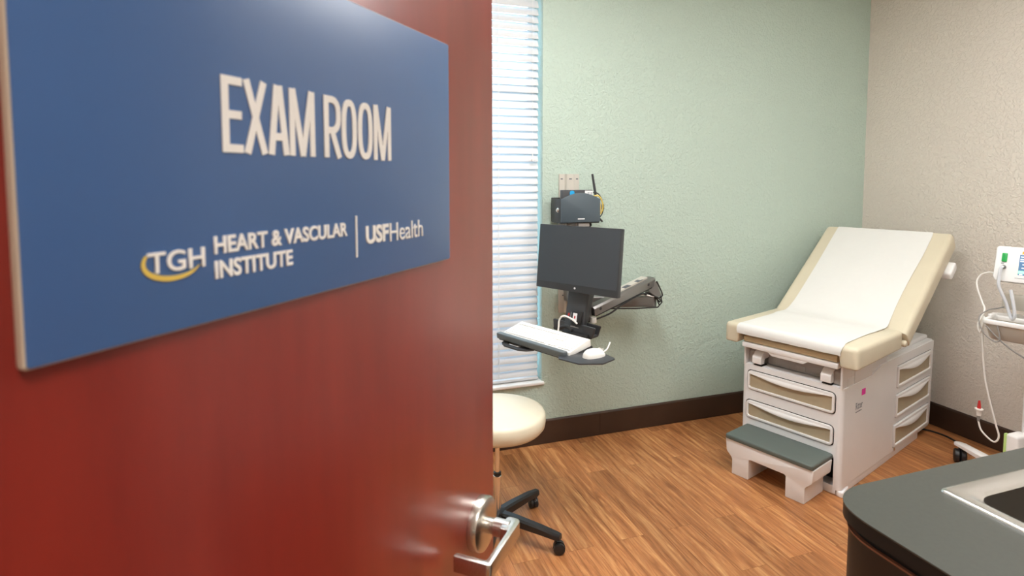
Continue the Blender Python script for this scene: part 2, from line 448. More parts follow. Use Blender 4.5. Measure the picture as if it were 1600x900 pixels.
# lever: rose + neck + bar + return
hx, hz = 0.914 - 0.065, 1.022
b = B(); lathe(b, [(0.0445, 0.0), (0.0445, 0.013), (0.0425, 0.016), (0.036, 0.0185), (0.020, 0.020), (0, 0.020)], 48, DM @ T(hx, hz, 0.0))
lever_root = obj('lever_handle', b, 'nickel', door)
b = B(); lathe(b, [(0.0125, 0.018), (0.0125, 0.030), (0.0145, 0.032), (0.0145, 0.058)], 32, DM @ T(hx, hz, 0.0))
obj('neck', b, 'nickel', lever_root)
b = B()
bar = rpoly([(0.017, 0.048), (0.017, 0.0725), (-0.110, 0.0725), (-0.110, 0.012), (-0.1005, 0.012), (-0.1005, 0.063), (-0.020, 0.063), (-0.020, 0.048)],
            [0.008, 0.016, 0.008, 0.001, 0.001, 0.005, 0.005, 0.003], 6)
prism(b, bar, -0.0125, 0.0125, 0.0022, 2, DM @ frame((hx, hz, 0), (1, 0, 0), (0, 0, 1), (0, -1, 0)))
obj('lever', b, 'nickel', lever_root)
b = B()
for z in (0.25, 1.07, 1.90):
    tube(b, [(0, z - 0.055, 0.004), (0, z + 0.055, 0.004)], 0.0065, 12, 1, DM)
obj('hinge_knuckle', b, 'nickel', door)

# ---------------------------------------------------------------- sign on the door
SM = DM @ T(0.914 - 0.709, 1.484, 0.0)        # local x right, y up, z out
SW, SH = 0.537, 0.308
sg = thing('room_sign', 'large blue exam room sign with white lettering on the cherry door', 'sign')
sg.matrix_basis = SM
b = B(); prism(b, rrect(0, SW, 0, SH, 0.003), 0.0, 0.0078, 0.0012, 2); obj('backing_panel', b, 'sign_edge', sg, label='pale acrylic backing edge')
b = B(); prism(b, rrect(0.0012, SW - 0.0012, 0.0012, SH - 0.0012, 0.0028), 0.0079, 0.0092, 0.0006, 2); obj('face_panel', b, 'sign_blue', sg, label='blue printed face')
ZT = 0.0093; TH = 0.0012
def strokes(bm, segs, wd):
    """monoline letters: each seg a list of points, drawn with round joins"""
    for k, pts in enumerate(segs):
        P = [Vector((p[0], p[1], 0)) for p in pts]
        closed = (P[0] - P[-1]).length < 1e-7
        if closed: P = P[:-1]
        n = len(P); l, r = [], []
        for i in range(n):
            d0 = (P[i] - P[i - 1]).normalized() if (i or closed) else (P[1] - P[0]).normalized()
            d1 = (P[(i + 1) % n] - P[i]).normalized() if (i < n - 1 or closed) else d0
            nn = Vector((-(d0.y + d1.y), d0.x + d1.x, 0)); nn.normalize()
            s = (wd / 2) / max(0.45, nn.dot(Vector((-d0.y, d0.x, 0))))
            l.append(P[i] + nn * s); r.append(P[i] - nn * s)
        t = bmesh.new()
        lo = [(t.verts.new((a.x, a.y, 0)), t.verts.new((c.x, c.y, 0))) for a, c in zip(l, r)]
        hi = [(t.verts.new((a.x, a.y, TH + k * 2e-5)), t.verts.new((c.x, c.y, TH + k * 2e-5))) for a, c in zip(l, r)]
        rng = range(n if closed else n - 1)
        for i in rng:
            j = (i + 1) % n
            t.faces.new((hi[i][0], hi[i][1], hi[j][1], hi[j][0]))
            t.faces.new((lo[i][0], hi[i][0], hi[j][0], lo[j][0])); t.faces.new((lo[i][1], lo[j][1], hi[j][1], hi[i][1]))
        if not closed:
            t.faces.new((lo[0][0], lo[0][1], hi[0][1], hi[0][0])); t.faces.new((lo[-1][0], hi[-1][0], hi[-1][1], lo[-1][1]))
        bmesh.ops.recalc_face_normals(t, faces=t.faces[:])
        join(bm, t, T(0, 0, ZT))
def oval(cx, cy, rx, ry, n=28, p=2.6):
    out = []
    for k in range(n + 1):
        a = 2 * PI * k / n; c, s = math.cos(a), math.sin(a)
        out.append((cx + rx * math.copysign(abs(c) ** (2 / p), c), cy + ry * math.copysign(abs(s) ** (2 / p), s)))
    out[-1] = out[0]
    return out
y0, y1 = 0.1385, 0.2015; sw = 0.0069; h = sw / 2; ym = (y0 + y1) / 2
b = B()
def LE(a, c): strokes(b, [[(a + h, y0), (a + h, y1)], [(a + h, y1 - h), (c, y1 - h)], [(a + h, ym), (c - 0.001, ym)], [(a + h, y0 + h), (c, y0 + h)]], sw)
def LX(a, c): strokes(b, [[(a + h, y1), (c - h, y0)], [(c - h, y1), (a + h, y0)]], sw * 0.97)
def LA(a, c):
    m = (a + c) / 2
    strokes(b, [[(a + h, y0), (m - 0.0015, y1)], [(c - h, y0), (m + 0.0015, y1)], [(a + 0.007, y0 + 0.0165), (c - 0.007, y0 + 0.0165)]], sw)
def LM(a, c):
    m = (a + c) / 2
    strokes(b, [[(a + h, y0), (a + h, y1)], [(c - h, y0), (c - h, y1)], [(a + h + 0.0012, y1), (m, y0)], [(c - h - 0.0012, y1), (m, y0)]], sw * 0.94)
def LR(a, c):
    bowl = [(a + h, y1 - h)] + [(c - h - 0.0095 + 0.0095 * math.sin(t), y1 - h - 0.012 + 0.012 * math.cos(t)) for t in (0, .4, .8, 1.2, PI / 2)]
    bowl += [(c - h - 0.0095 + 0.0095 * math.cos(t), ym + 0.0085 - 0.012 * math.sin(t)) for t in (0, .4, .8, 1.2, PI / 2)] + [(a + h, ym - 0.0035)]
    strokes(b, [[(a + h, y0), (a + h, y1)], bowl, [(c - 0.014, ym - 0.003), (c - h + 0.001, y0)]], sw)
def LO(a, c): strokes(b, [oval((a + c) / 2, ym, (c - a) / 2 - h, (y1 - y0) / 2 - h)], sw)
LE(0.1467, 0.1676); LX(0.1688, 0.1950); LA(0.1958, 0.2210); LM(0.2220, 0.2562)
LR(0.2698, 0.2955); LO(0.2972, 0.3222); LO(0.3248, 0.3510); LM(0.3535, 0.3880)
obj('room_name', b, 'lettering', sg, smooth=False, label='white condensed letters reading EXAM ROOM')
MT = T(0, 0, ZT)
b = B(); text(b, 'HEART & VASCULAR', 0.1353, 0.3032, 0.0553, 0.0700, TH, 0.025, MT); text(b, 'INSTITUTE', 0.1353, 0.2217, 0.0350, 0.0500, TH, 0.025, MT)
obj('institute_name', b, 'lettering', sg, smooth=False, label='white bold letters reading HEART & VASCULAR INSTITUTE')
b = B(); text(b, 'USF', 0.3360, 0.3800, 0.0425, 0.0634, TH, 0.034, MT); text(b, 'Health', 0.3830, 0.4587, 0.0410, 0.0632, TH, 0.0, MT)
obj('partner_name', b, 'lettering', sg, smooth=False, label='white letters reading USFHealth')
b = B(); prism(b, rrect(0.3178, 0.3200, 0.030, 0.076, 0.0004, 2), ZT, ZT + TH); obj('divider_bar', b, 'lettering', sg, smooth=False)
b = B(); text(b, 'TGH', 0.0788, 0.1262, 0.0470, 0.0628, TH, 0.012, MT); obj('logo_letters', b, 'lettering', sg, smooth=False, label='white letters reading TGH')
b = B()
# crescent swoosh under the letters
outer, inner = [], []
for k in range(25):
    t = R(150) + R(190) * k / 24
    f = k / 24; wdt = 0.0048 * math.sin(PI * (0.10 + 0.90 * f)) ** 0.7 if f < 1 else 0
    cx, cy = 0.0985, 0.0540; rx, ry = 0.0245, 0.0140
    outer.append((cx + rx * math.cos(t), cy + ry * math.sin(t)))
    rx2, ry2 = rx - wdt * 0.8, ry - wdt * 0.85
    inner.append((cx + rx2 * math.cos(t), cy + ry2 * math.sin(t)))
t = bmesh.new()
vo = [t.verts.new((p[0], p[1], ZT + TH * 0.8)) for p in outer]; vi = [t.verts.new((p[0], p[1], ZT + TH * 0.8)) for p in inner]
for i in range(24):
    try: t.faces.new((vo[i], vo[i + 1], vi[i + 1], vi[i]))
    except ValueError: pass
gg = bmesh.ops.extrude_face_region(t, geom=t.faces[:])
for v in gg['geom']:
    if isinstance(v, bmesh.types.BMVert): v.co.z = ZT
bmesh.ops.recalc_face_normals(t, faces=t.faces[:])
join(b, t); obj('logo_swoosh', b, 'gold', sg, smooth=False, label='gold crescent swoosh')

# ---------------------------------------------------------------- window blind
bl = thing('window_blind', 'white horizontal slat blind closed over the tall window beside the green wall', 'blind', ((WX0 + WX1) / 2, YB + 0.045, WZ0))
bw = (WX1 - WX0) / 2 - 0.014
b = B(); pitch = 0.0445; n = int((WZ1 - WZ0 - 0.13) / pitch)
def slat_profile(w_=0.0505, th=0.0026, k=8, crown=0.004):
    up = [(-w_ / 2 + w_ * i / k, crown * (1 - (2 * i / k - 1) ** 2) + th / 2) for i in range(k + 1)]
    dn = [(x, z - th) for x, z in up][::-1]
    return up + dn
sp = slat_profile()
random.seed(4)
for i in range(n):
    z = 0.052 + pitch * i
    a = R(63) + R(random.uniform(-1.2, 1.2))
    # room-side edge down
    prism(b, sp, -bw, bw, mat=T(0, 0, z) @ RX(random.uniform(-.002, .002)) @ frame((0, 0, 0), (0, math.cos(a), math.sin(a)), (0, -math.sin(a), math.cos(a)), (1, 0, 0)))
obj('slats', b, 'slat', bl)
b = B(); box(b, -bw, bw, -0.026, 0.026, 0.010, 0.026, 0.004); obj('bottom_rail', b, 'slat', bl)
b = B(); box(b, -bw, bw, -0.03, 0.03, WZ1 - WZ0 - 0.062, WZ1 - WZ0 - 0.004, 0.004); obj('head_rail', b, 'slat', bl)
b = B()
for x in (-0.34, 0.32):
    for dy in (-0.0262, 0.0262): tube(b, [(x, dy, 0.024), (x, dy, WZ1 - WZ0 - 0.06)], 0.0012, 6, 1)
    tube(b, [(x + 0.006, -0.029, 0.024), (x + 0.006, -0.029, WZ1 - WZ0 - 0.06)], 0.0010, 6, 1)
obj('ladder_cord', b, 'white_trim', bl)
b = B(); tube(b, [(bw - 0.045, -0.034, 1.36), (bw - 0.045, -0.034, WZ1 - WZ0 - 0.06)], 0.001, 6, 1)
lathe(b, [(0.002, 0.03), (0.006, 0.0), (0.007, -0.012), (0, -0.013)], 10, T(bw - 0.045, -0.034, 1.335))
tube(b, [(bw - 0.062, -0.036, 1.322), (bw - 0.05, -0.036, 1.334), (bw - 0.022, -0.036, 1.333)], 0.0035, 8, 2)
obj('pull_cord', b, 'white_trim', bl)

# ---------------------------------------------------------------- exam table
TA = R(18.641)
et = thing('exam_table', 'white medical exam table with cream vinyl top, raised backrest and tan drawer panels', 'exam table', (2.3838, 2.3821, 0), TA)
HW = 0.271
b = B()
fr = 0.022
front = rrect(-HW + fr, HW - fr, 0.025, 0.562, 0.004, 2)
d1 = rrect(-0.238, 0.242, 0.414, 0.531, 0.028); d2 = rrect(-0.234, 0.246, 0.249, 0.360, 0.028)
slot = rpoly([(-0.236, 0.0245), (0.244, 0.0245), (0.244, 0.216), (-0.236, 0.216)], [0, 0, 0.03, 0.03])
front = rpoly([(-HW + fr, 0.012), (-0.236, 0.012), (-0.236, 0.214), (0.250, 0.214), (0.250, 0.012), (HW - fr, 0.012), (HW - fr, 0.560), (-HW + fr, 0.560)],
              [0, 0, 0.03, 0.03, 0, 0, 0.002, 0.002])
FM = frame((0, 0, 0), (0, 1, 0), (0, 0, 1), (1, 0, 0))   # drawing x = +y (left), y = z ; extrude +x (to the rear)
curve_plate(b, [front, d1, d2], 0.0, 0.022, 0.0, FM)
# side plates, right one with three drawer openings
sdr = [(0.690, 1.232, 0.408, 0.540), (0.685, 1.232, 0.235, 0.375), (0.668, 1.225, 0.062, 0.202)]
side = rpoly([(fr, 0.030), (0.10, 0.042), (0.13, 0.046), (1.245, 0.046), (1.262, 0.06), (1.278, 0.590), (0.46, 0.590), (0.34, 0.556), (fr, 0.556)], [0, 0.01, 0.01, 0.02, 0.01, 0.006, 0.06, 0.06, 0])
RM = frame((0, -HW, 0), (1, 0, 0), (0, 0, 1), (0, -1, 0))
curve_plate(b, [side] + [rrect(a, c, z0, z1, 0.008, 3) for a, c, z0, z1 in sdr], -0.02, 0.0, 0.0, RM)
prism(b, side, 0.0, 0.02, 0, mat=frame((0, HW, 0), (1, 0, 0), (0, 0, 1), (0, -1, 0)))
# rounded front corner posts
for sgn in (-1, 1):
    arc = [(0.0, 0.0)] + [(-math.sin(t) * fr, math.cos(t) * fr) for t in [PI / 2 * k / 6 for k in range(7)]]
    arc = [(fr + x, sgn * (HW - fr + y)) for x, y in arc]
    prism(b, arc, 0.030, 0.556)
# inner carcass
box(b, 0.10, 0.66, -HW + 0.02, HW - 0.02, 0.03, 0.55); box(b, 0.66, 1.24, -HW + 0.10, HW - 0.02, 0.03, 0.55)
box(b, 1.236, 1.262, -HW + 0.018, HW - 0.018, 0.04, 0.585, 0.004)
box(b, 0.66, 0.684, -HW + 0.018, -0.15, 0.03, 0.55); 
for z0, z1 in ((0.030, 0.060), (0.204, 0.233), (0.377, 0.406), (0.542, 0.560)): box(b, 0.67, 1.24, -HW + 0.018, -0.1, z0, z1)
# ledge, upper deck and inset upper walls
box(b, 0.002, 0.14, -HW + 0.02, HW - 0.02, 0.548, 0.561, 0.004)
box(b, 0.12, 1.278, -HW + 0.006, HW - 0.006, 0.552, 0.597, 0.008)
box(b, 0.52, 1.27, -HW + 0.03, HW - 0.03, 0.59, 0.622, 0.014, 3)
for sgn in (-1, 1):
    y_in, y_out = sgn * (HW - 0.018), sgn * (HW - 0.006)
    box(b, 0.0, 0.55, min(y_in, y_out), max(y_in, y_out), 0.550, 0.720, 0.003)
box(b, 0.17, 0.55, -0.25, 0.25, 0.59, 0.72)
box(b, 0.055, 0.135, -HW + 0.004, -HW + 0.014, 0.552, 0.600, 0.004); box(b, 0.135, 0.36, -HW + 0.002, -HW + 0.014, 0.552, 0.655, 0.006)
obj('cabinet', b, 'white_plastic', et, ang=30)
b = B(); prism(b, rpoly([(0.012, -0.262), (0.02, -0.267), (1.11, -0.262), (1.11, 0.262), (0.02, 0.267), (0.012, 0.262)], 0.02), 0.0, 0.044, 0.006)
# feet bulging under the front corners
for sgn in (-1, 1):
    prism(b, rpoly([(0.002, sgn * 0.262 - 0.024), (0.10, sgn * 0.258 - 0.016), (0.10, sgn * 0.258 + 0.014), (0.002, sgn * 0.262 + 0.012)], 0.012), 0.0, 0.03, 0.006)
# open the step well
obj('base_skirt', b, 'white_plastic', et)
b = B(); box(b, 0.09, 0.099, -0.235, 0.249, 0.03, 0.215); obj('step_well_shade', b, 'recess_shade', et, smooth=False)  # dark sheet painting the shade at the back of the step recess

def drawer(x0, x1, z0, z1, mat, handle_drop, rad=0.024, gap=0.0055):
    """drawing plane: x to the right of the viewer, y up, z out"""
    p = B()
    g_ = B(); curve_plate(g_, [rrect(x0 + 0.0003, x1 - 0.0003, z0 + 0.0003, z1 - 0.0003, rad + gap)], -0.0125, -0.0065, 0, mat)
    x0 += gap; x1 -= gap; z0 += gap; z1 -= gap
    fw_ = 0.0125; W = x1 - x0
    lens = []
    k = 18
    for i in range(k + 1):
        f = i / k
        s_ = math.sin(PI * min(1, max(0, (f - 0.02) / 0.96))) ** 1.25
        lens.append((x0 + fw_ + (W - 2 * fw_) * f, z1 - fw_ - 0.006 - handle_drop * s_))
    hole = [(x1 - fw_, z0 + fw_ + 0.006), (x1 - fw_ - 0.006, z0 + fw_), (x0 + fw_ + 0.006, z0 + fw_), (x0 + fw_, z0 + fw_ + 0.006)] + lens
    curve_plate(p, [rrect(x0, x1, z0, z1, rad), hole], -0.006, 0.008, 0.0028, mat)
    d = obj('drawer', p, 'offwhite', et, ang=30)
    obj('drawer_gap_shade', g_, 'recess_shade', d, smooth=False)  # dark plate behind the drawer, added so its gap looks shaded
    p = B(); box(p, x0 + fw_ * 0.6, x1 - fw_ * 0.6, z0 + fw_ * 0.6, z1 - fw_ * 0.6, -0.006, -0.0005, 0, mat=mat)
    obj('drawer_panel', p, 'tan_panel', d, smooth=False, label='tan inset panel')
    # crescent pull standing proud
    p = B()
    top = [(x0 + fw_ + (W - 2 * fw_) * i / k, z1 - 0.010 + 0.001 * math.sin(PI * i / k)) for i in range(k + 1)]
    lo = [(q[0], q[1] - 0.0005) for q in lens]
    t = bmesh.new(); rings = []
    for i in range(k + 1):
        f = i / k; out = 0.008 + 0.010 * math.sin(PI * f) ** 0.9
        zt, zb = top[i][1], lo[i][1]; x = top[i][0]
        rings.append([t.verts.new(v) for v in ((x, zt, 0.004), (x, zt - (zt - zb) * 0.35, 0.004 + (out - 0.004) * 0.75), (x, zt - (zt - zb) * 0.8, out), (x, zb, out - 0.002), (x, zb + 0.002, 0.0035), (x, zt - 0.002, 0.0035))])
    for a, c in zip(rings, rings[1:]):
        for j in range(6): t.faces.new((a[j], a[(j + 1) % 6], c[(j + 1) % 6], c[j]))
    t.faces.new(rings[0]); t.faces.new(rings[-1]); bmesh.ops.recalc_face_normals(t, faces=t.faces[:])
    join(p, t, mat)
    obj('drawer_pull', p, 'offwhite', d, ang=50)
FV = frame((0, 0, 0), (0, -1, 0), (0, 0, 1), (-1, 0, 0))     # viewer in front of the table
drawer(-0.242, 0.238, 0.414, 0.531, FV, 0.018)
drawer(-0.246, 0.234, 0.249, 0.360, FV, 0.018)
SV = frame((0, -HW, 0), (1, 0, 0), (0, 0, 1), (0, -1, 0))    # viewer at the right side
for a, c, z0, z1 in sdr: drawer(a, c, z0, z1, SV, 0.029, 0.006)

# pull-out step
b = B()
ph = 0.236; off = 0.004
stp = rpoly([(-0.196, 0.0), (-0.100, 0.0), (-0.100, 0.112), (0.100, 0.112), (0.100, 0.0), (0.196, 0.0), (0.196, 0.085), (0.230, 0.118), (ph, 0.186), (-ph, 0.186), (-0.230, 0.118), (-0.196, 0.085)],
            [0.006, 0.006, 0.012, 0.012, 0.006, 0.006, 0.03, 0.02, 0.004, 0.004, 0.02, 0.03])
stp = [(x + off, z) for x, z in stp]
prism(b, stp, -0.204, -0.004, 0.006, 2, FM)
st = obj('step', b, 'offwhite', et, ang=40)
b = B(); prism(b, rrect(-0.214, 0.045, -ph + off + 0.001, ph + off - 0.001, 0.014), 0.1865, 0.2125, 0.007, 3); obj('step_tread', b, 'step_rubber', st, label='grey rubber tread')

# leg extension: white bar, grip, tan pad
b = B(); box(b, -0.040, 0.16, -0.256, 0.256, 0.662, 0.690, 0.005)
lx = obj('leg_extension', b, 'offwhite', et)
b = B(); prism(b, rpoly([(-0.115, 0.668), (0.115, 0.668), (0.085, 0.646), (-0.085, 0.646)], [0.002, 0.002, 0.02, 0.02]), -0.036, 0.05, 0.004, 2, FM); obj('grip', b, 'offwhite', lx)
b = B(); prism(b, rpoly([(-0.034, 0.693), (0.16, 0.693), (0.16, 0.730), (-0.034, 0.726)], [0.012, 0.002, 0.002, 0.015]), -0.248, 0.248, 0.004, 2, frame((0, 0, 0), (1, 0, 0), (0, 0, 1), (0, -1, 0)))
obj('pad', b, 'tan_vinyl', lx)
# recess liner and stirrup hooks
b = B(); box(b, 0.085, 0.095, -0.25, 0.25, 0.560, 0.665); prism(b, rrect(-0.155, 0.155, 0.566, 0.640, 0.012), 0.068, 0.09, 0.003, 2, FM)
prism(b, rrect(-0.05, 0.0, 0.566, 0.602, 0.006), 0.0665, 0.07, 0.001, 1, FM)
obj('recess_liner', b, 'grey_plastic', et)
for yy in (-0.188, 0.182):
    b = B()
    hk = rpoly([(-0.012, 0.574), (0.026, 0.574), (0.026, 0.600), (0.10, 0.605), (0.10, 0.640), (0.02, 0.640), (-0.012, 0.612)], [0.004, 0.004, 0.01, 0.002, 0.002, 0.03, 0.014])
    prism(b, hk, -0.026, 0.026, 0.007, 3, frame((0, yy, 0), (1, 0, 0), (0, 0, 1), (0, -1, 0)))
    so = obj('stirrup', b, 'offwhite', et)
    b = B(); prism(b, rpoly([(0.02, 0.567), (0.085, 0.567), (0.085, 0.630), (0.05, 0.646), (0.02, 0.630)], [0.004, 0.004, 0.01, 0.02, 0.01]), -0.020, 0.020, 0.004, 2, frame((0, yy + math.copysign(0.042, yy), 0), (1, 0, 0), (0, 0, 1), (0, -1, 0)))
    obj('stirrup_bracket', b, 'grey_plastic', so)
    b = B(); box(b, 0.0, 0.06, yy - 0.024, yy + 0.024, 0.5612, 0.5665, 0.002); obj('stirrup_slide', b, 'black', so)

# seat cushion (inverted U section) and backrest
SXW = 0.3555; ZS = 0.792; XC = 0.485
b = B()
sec = [(-SXW, 0.693), (-0.274, 0.693), (-0.264, 0.738), (0.264, 0.738), (0.274, 0.693), (SXW, 0.693), (SXW, ZS), (-SXW, ZS)]
def seat_rule(p, q):
    top = p.y > 0.78 and q.y > 0.78
    if p.z > 0.4 and q.z > 0.4: return 0.006
    if top: return 0.026
    if abs(p.x) > 0.3 and abs(q.x) > 0.3 and p.z < 0.1 and q.z < 0.1: return 0.030
    return 0.012
cushion(b, sec, -0.060, XC - 0.002, seat_rule, 6, FM)
# vinyl gathered a little lower at the two front corners
for v in b.verts:
    if v.co.x < 0.03 and abs(v.co.y) > 0.27 and v.co.z < 0.74: v.co.z -= 0.012 * (0.03 - v.co.x) / 0.09
obj('seat_cushion', b, 'vinyl', et, ang=50)
# gathered vinyl hanging at the right front corner
BA = R(36.0); BL = 0.845; BT = 0.122
BMx = T(XC, 0, ZS - 0.010) @ RY(-BA)
b = B()
bprof = [(0.0, -BT * 0.85), (BL + 0.010, -BT), (BL + 0.010, 0), (0.0, 0)]
cushion(b, bprof, -SXW, SXW + 0.020, lambda p, q: 0.008 if (p.x < 0.1 and q.x < 0.1) else 0.028, 6, BMx @ frame((0, 0, 0), (1, 0, 0), (0, 0, 1), (0, -1, 0)))
bk = obj('backrest', b, 'vinyl', et, ang=50)
b = B(); box(b, 0.06, BL - 0.08, -0.27, 0.27, -BT - 0.016, -BT + 0.002, 0.004, mat=BMx); obj('backrest_shell', b, 'white_plastic', bk)
for sgn in (-1, 1):
    b = B(); tube(b, [(0.56, sgn * 0.2, 0.61), (0.80, sgn * 0.2, 0.85)], 0.012, 12, 1); obj('support_strut', b, 'grey_plastic', bk)
# white paddle behind the backrest edge
b = B(); prism(b, rpoly([(0.61, -0.172), (0.72, -0.172), (0.73, -0.118), (0.62, -0.118)], 0.02), 0.30, 0.402, 0.012, 4, BMx @ frame((0, 0, 0), (1, 0, 0), (0, 0, 1), (0, -1, 0)))
obj('release_paddle', b, 'label', bk, label='white paddle under the right edge of the backrest')
# small hook under the seat side, pivot cover at the crease
b = B(); tube(b, [(0.10, -HW - 0.012, 0.690), (0.10, -HW - 0.014, 0.676), (0.106, -HW - 0.012, 0.664), (0.116, -HW - 0.010, 0.668)], 0.0035, 8, 3); obj('side_hook', b, 'chrome', et)
b = B(); lathe(b, [(0.018, 0), (0.018, 0.02), (0.012, 0.028), (0, 0.028)], 20, frame((XC + 0.02, -SXW + 0.012, 0.722), (1, 0, 0), (0, 0, 1), (0, -1, 0))); obj('pivot_cap', b, 'vinyl', et)
b = B(); prism(b, rrect(0.218, 0.262, 0.478, 0.510, 0.003), 0.0, 0.0012, mat=SV); obj('pink_sticker', b, 'pink', et, smooth=False)
b = B(); text(b, 'Ritter', 0.150, 0.232, 0.415, 0.452, 0.0008, 0.0, SV); box(b, 0.150, 0.222, 0.400, 0.4045, 0.0, 0.0008, mat=SV); obj('side_lettering', b, 'grey_ink', et, smooth=False, label='grey printed maker name')
b = B(); lathe(b, [(0.009, 0), (0.009, 0.004), (0, 0.004)], 16, SV @ T(0.69, 0.052, 0)); obj('screw_cap', b, 'chrome', et)

# exam paper lying on the table
ep = thing('exam_paper', 'white paper sheet running over the seat and backrest of the exam table', 'exam paper', (2.3838, 2.3821, 0), TA)
path = [(-0.066, 0.741), (-0.0665, 0.760), (-0.060, 0.782), (-0.044, 0.7945), (-0.01, 0.7965), (0.15, 0.7965), (0.30, 0.7965), (0.375, 0.7995)]
ca, sa = math.cos(BA), math.sin(BA)
def onback(l, n): return (XC + l * ca - n * sa, ZS - 0.010 + l * sa + n * ca)
path += [onback(0.005, 0.020), onback(0.09, 0.0045), onback(0.25, 0.0045), onback(0.45, 0.0045), onback(0.65, 0.0045), onback(BL - 0.035, 0.0045), onback(BL - 0.006, 0.002), onback(BL + 0.011, -0.018), onback(BL + 0.013, -0.045)]
P = catmull([(p[0], 0, p[1]) for p in path], 6)
t = bmesh.new(); NW = 16; grid = []
yl, yr = 0.272, -0.282
for i, p in enumerate(P):
    row = []
    f = i / (len(P) - 1)
    wl = yl + 0.004 * math.sin(f * 17) - 0.004 * f; wr = yr + 0.006 * math.sin(f * 21 + 1) + 0.010 * f
    for j in range(NW + 1):
        u = j / NW
        row.append(t.verts.new((p.x, wr + (wl - wr) * u, p.z + 0.0006 * math.sin(j * 1.7 + i * 0.6))))
    grid.append(row)
for i in range(len(P) - 1):
    for j in range(NW): t.faces.new((grid[i][j], grid[i][j + 1], grid[i + 1][j + 1], grid[i + 1][j]))
bmesh.ops.recalc_face_normals(t, faces=t.faces[:])
bmesh.ops.solidify(t, geom=t.faces[:], thickness=0.0012)
b = B(); join(b, t); obj('sheet', b, 'paper', ep, ang=60)

# ---------------------------------------------------------------- rolling stool
HX, HYs = 0.752, 2.400
so = thing('rolling_stool', 'round ivory vinyl stool with chrome post and black castered base beside the door edge', 'stool', (HX, HYs, 0))
b = B(); lathe(b, [(0, 0.492), (0.17, 0.492), (0.200, 0.496), (0.213, 0.512), (0.217, 0.535), (0.2155, 0.560), (0.209, 0.572), (0.195, 0.578), (0.10, 0.581), (0, 0.582)], 56); obj('seat', b, 'seat_vinyl', so, ang=60)
b = B(); lathe(b, [(0.0, 0.462), (0.06, 0.462), (0.15, 0.482), (0.155, 0.4915), (0, 0.4915)], 32); box(b, 0.02, 0.165, -0.014, 0.014, 0.468, 0.480, 0.004, mat=RZ(R(-30))); obj('seat_plate', b, 'black', so)
b = B(); lathe(b, [(0.0105, 0.262), (0.0105, 0.464)], 24); obj('post', b, 'chrome', so)
b = B(); lathe(b, [(0.0165, 0.09), (0.0165, 0.250), (0.019, 0.251), (0.019, 0.275), (0.016, 0.278), (0.0105, 0.279)], 24); co = obj('lower_post', b, 'chrome', so)
b = B(); lathe(b, [(0.0175, 0.2785), (0.0175, 0.290), (0.012, 0.293), (0.0106, 0.293)], 24); obj('collar', b, 'black', co)
b = B(); lathe(b, [(0.0, 0.075), (0.036, 0.075), (0.042, 0.088), (0.038, 0.112), (0.020, 0.118), (0, 0.118)], 32); obj('hub', b, 'black', so)
a0 = math.atan2(2.155 - HYs, 0.953 - HX); a1 = math.atan2(2.551 - HYs, 0.983 - HX)
step_a = R(72)
mid = (a0 + a1) / 2
for k in range(5):
    a = mid - step_a / 2 + step_a * k
    if k == 0: a = a0 + R(4)
    if k == 1: a = a1 - R(3)
    Lg = 0.305 if k != 1 else 0.285
    b = B()
    t = bmesh.new(); rings = []
    for (d, wd, zb, zt) in ((0.02, 0.022, 0.074, 0.114), (0.10, 0.021, 0.074, 0.112), (0.22, 0.0185, 0.070, 0.102), (Lg - 0.014, 0.0175, 0.066, 0.093), (Lg + 0.004, 0.013, 0.067, 0.090)):
        rings.append([t.verts.new(v) for v in ((d, -wd, zb), (d, wd, zb), (d, wd, zt - 0.008), (d, wd * 0.6, zt), (d, -wd * 0.6, zt), (d, -wd, zt - 0.008))])
    for p, q in zip(rings, rings[1:]):
        for j in range(6): t.faces.new((p[j], p[(j + 1) % 6], q[(j + 1) % 6], q[j]))
    t.faces.new(rings[0]); t.faces.new(rings[-1]); bmesh.ops.recalc_face_normals(t, faces=t.faces[:])
    join(b, t, RZ(a)); lg = obj('leg', b, 'black', so, ang=40)
    # caster: stem, hood, two wheels
    cm = RZ(a) @ T(Lg - 0.018, 0, 0) @ RZ([0.5, 1.1, 2.0, -1.0, 0.3][k])
    b = B()
    lathe(b, [(0.007, 0.045), (0.007, 0.070)], 12, cm)
    for sgn in (-1, 1):
        lathe(b, [(0, -0.009), (0.019, -0.009), (0.0245, -0.006), (0.0245, 0.006), (0.019, 0.009), (0, 0.009)], 24, cm @ T(0.014, sgn * 0.012, 0.0252) @ RX(PI / 2))
    hood = [(0.014 + 0.0265 * math.cos(t_), 0.0252 + 0.0265 * math.sin(t_)) for t_ in [R(-10 + 200 * q / 12) for q in range(13)]] + [(0.014 + 0.0, 0.020)]
    prism(b, hood, -0.0028, 0.0028, 0, mat=cm @ frame((0, 0, 0), (1, 0, 0), (0, 0, 1), (0, -1, 0)))
    obj('caster', b, 'black', lg)

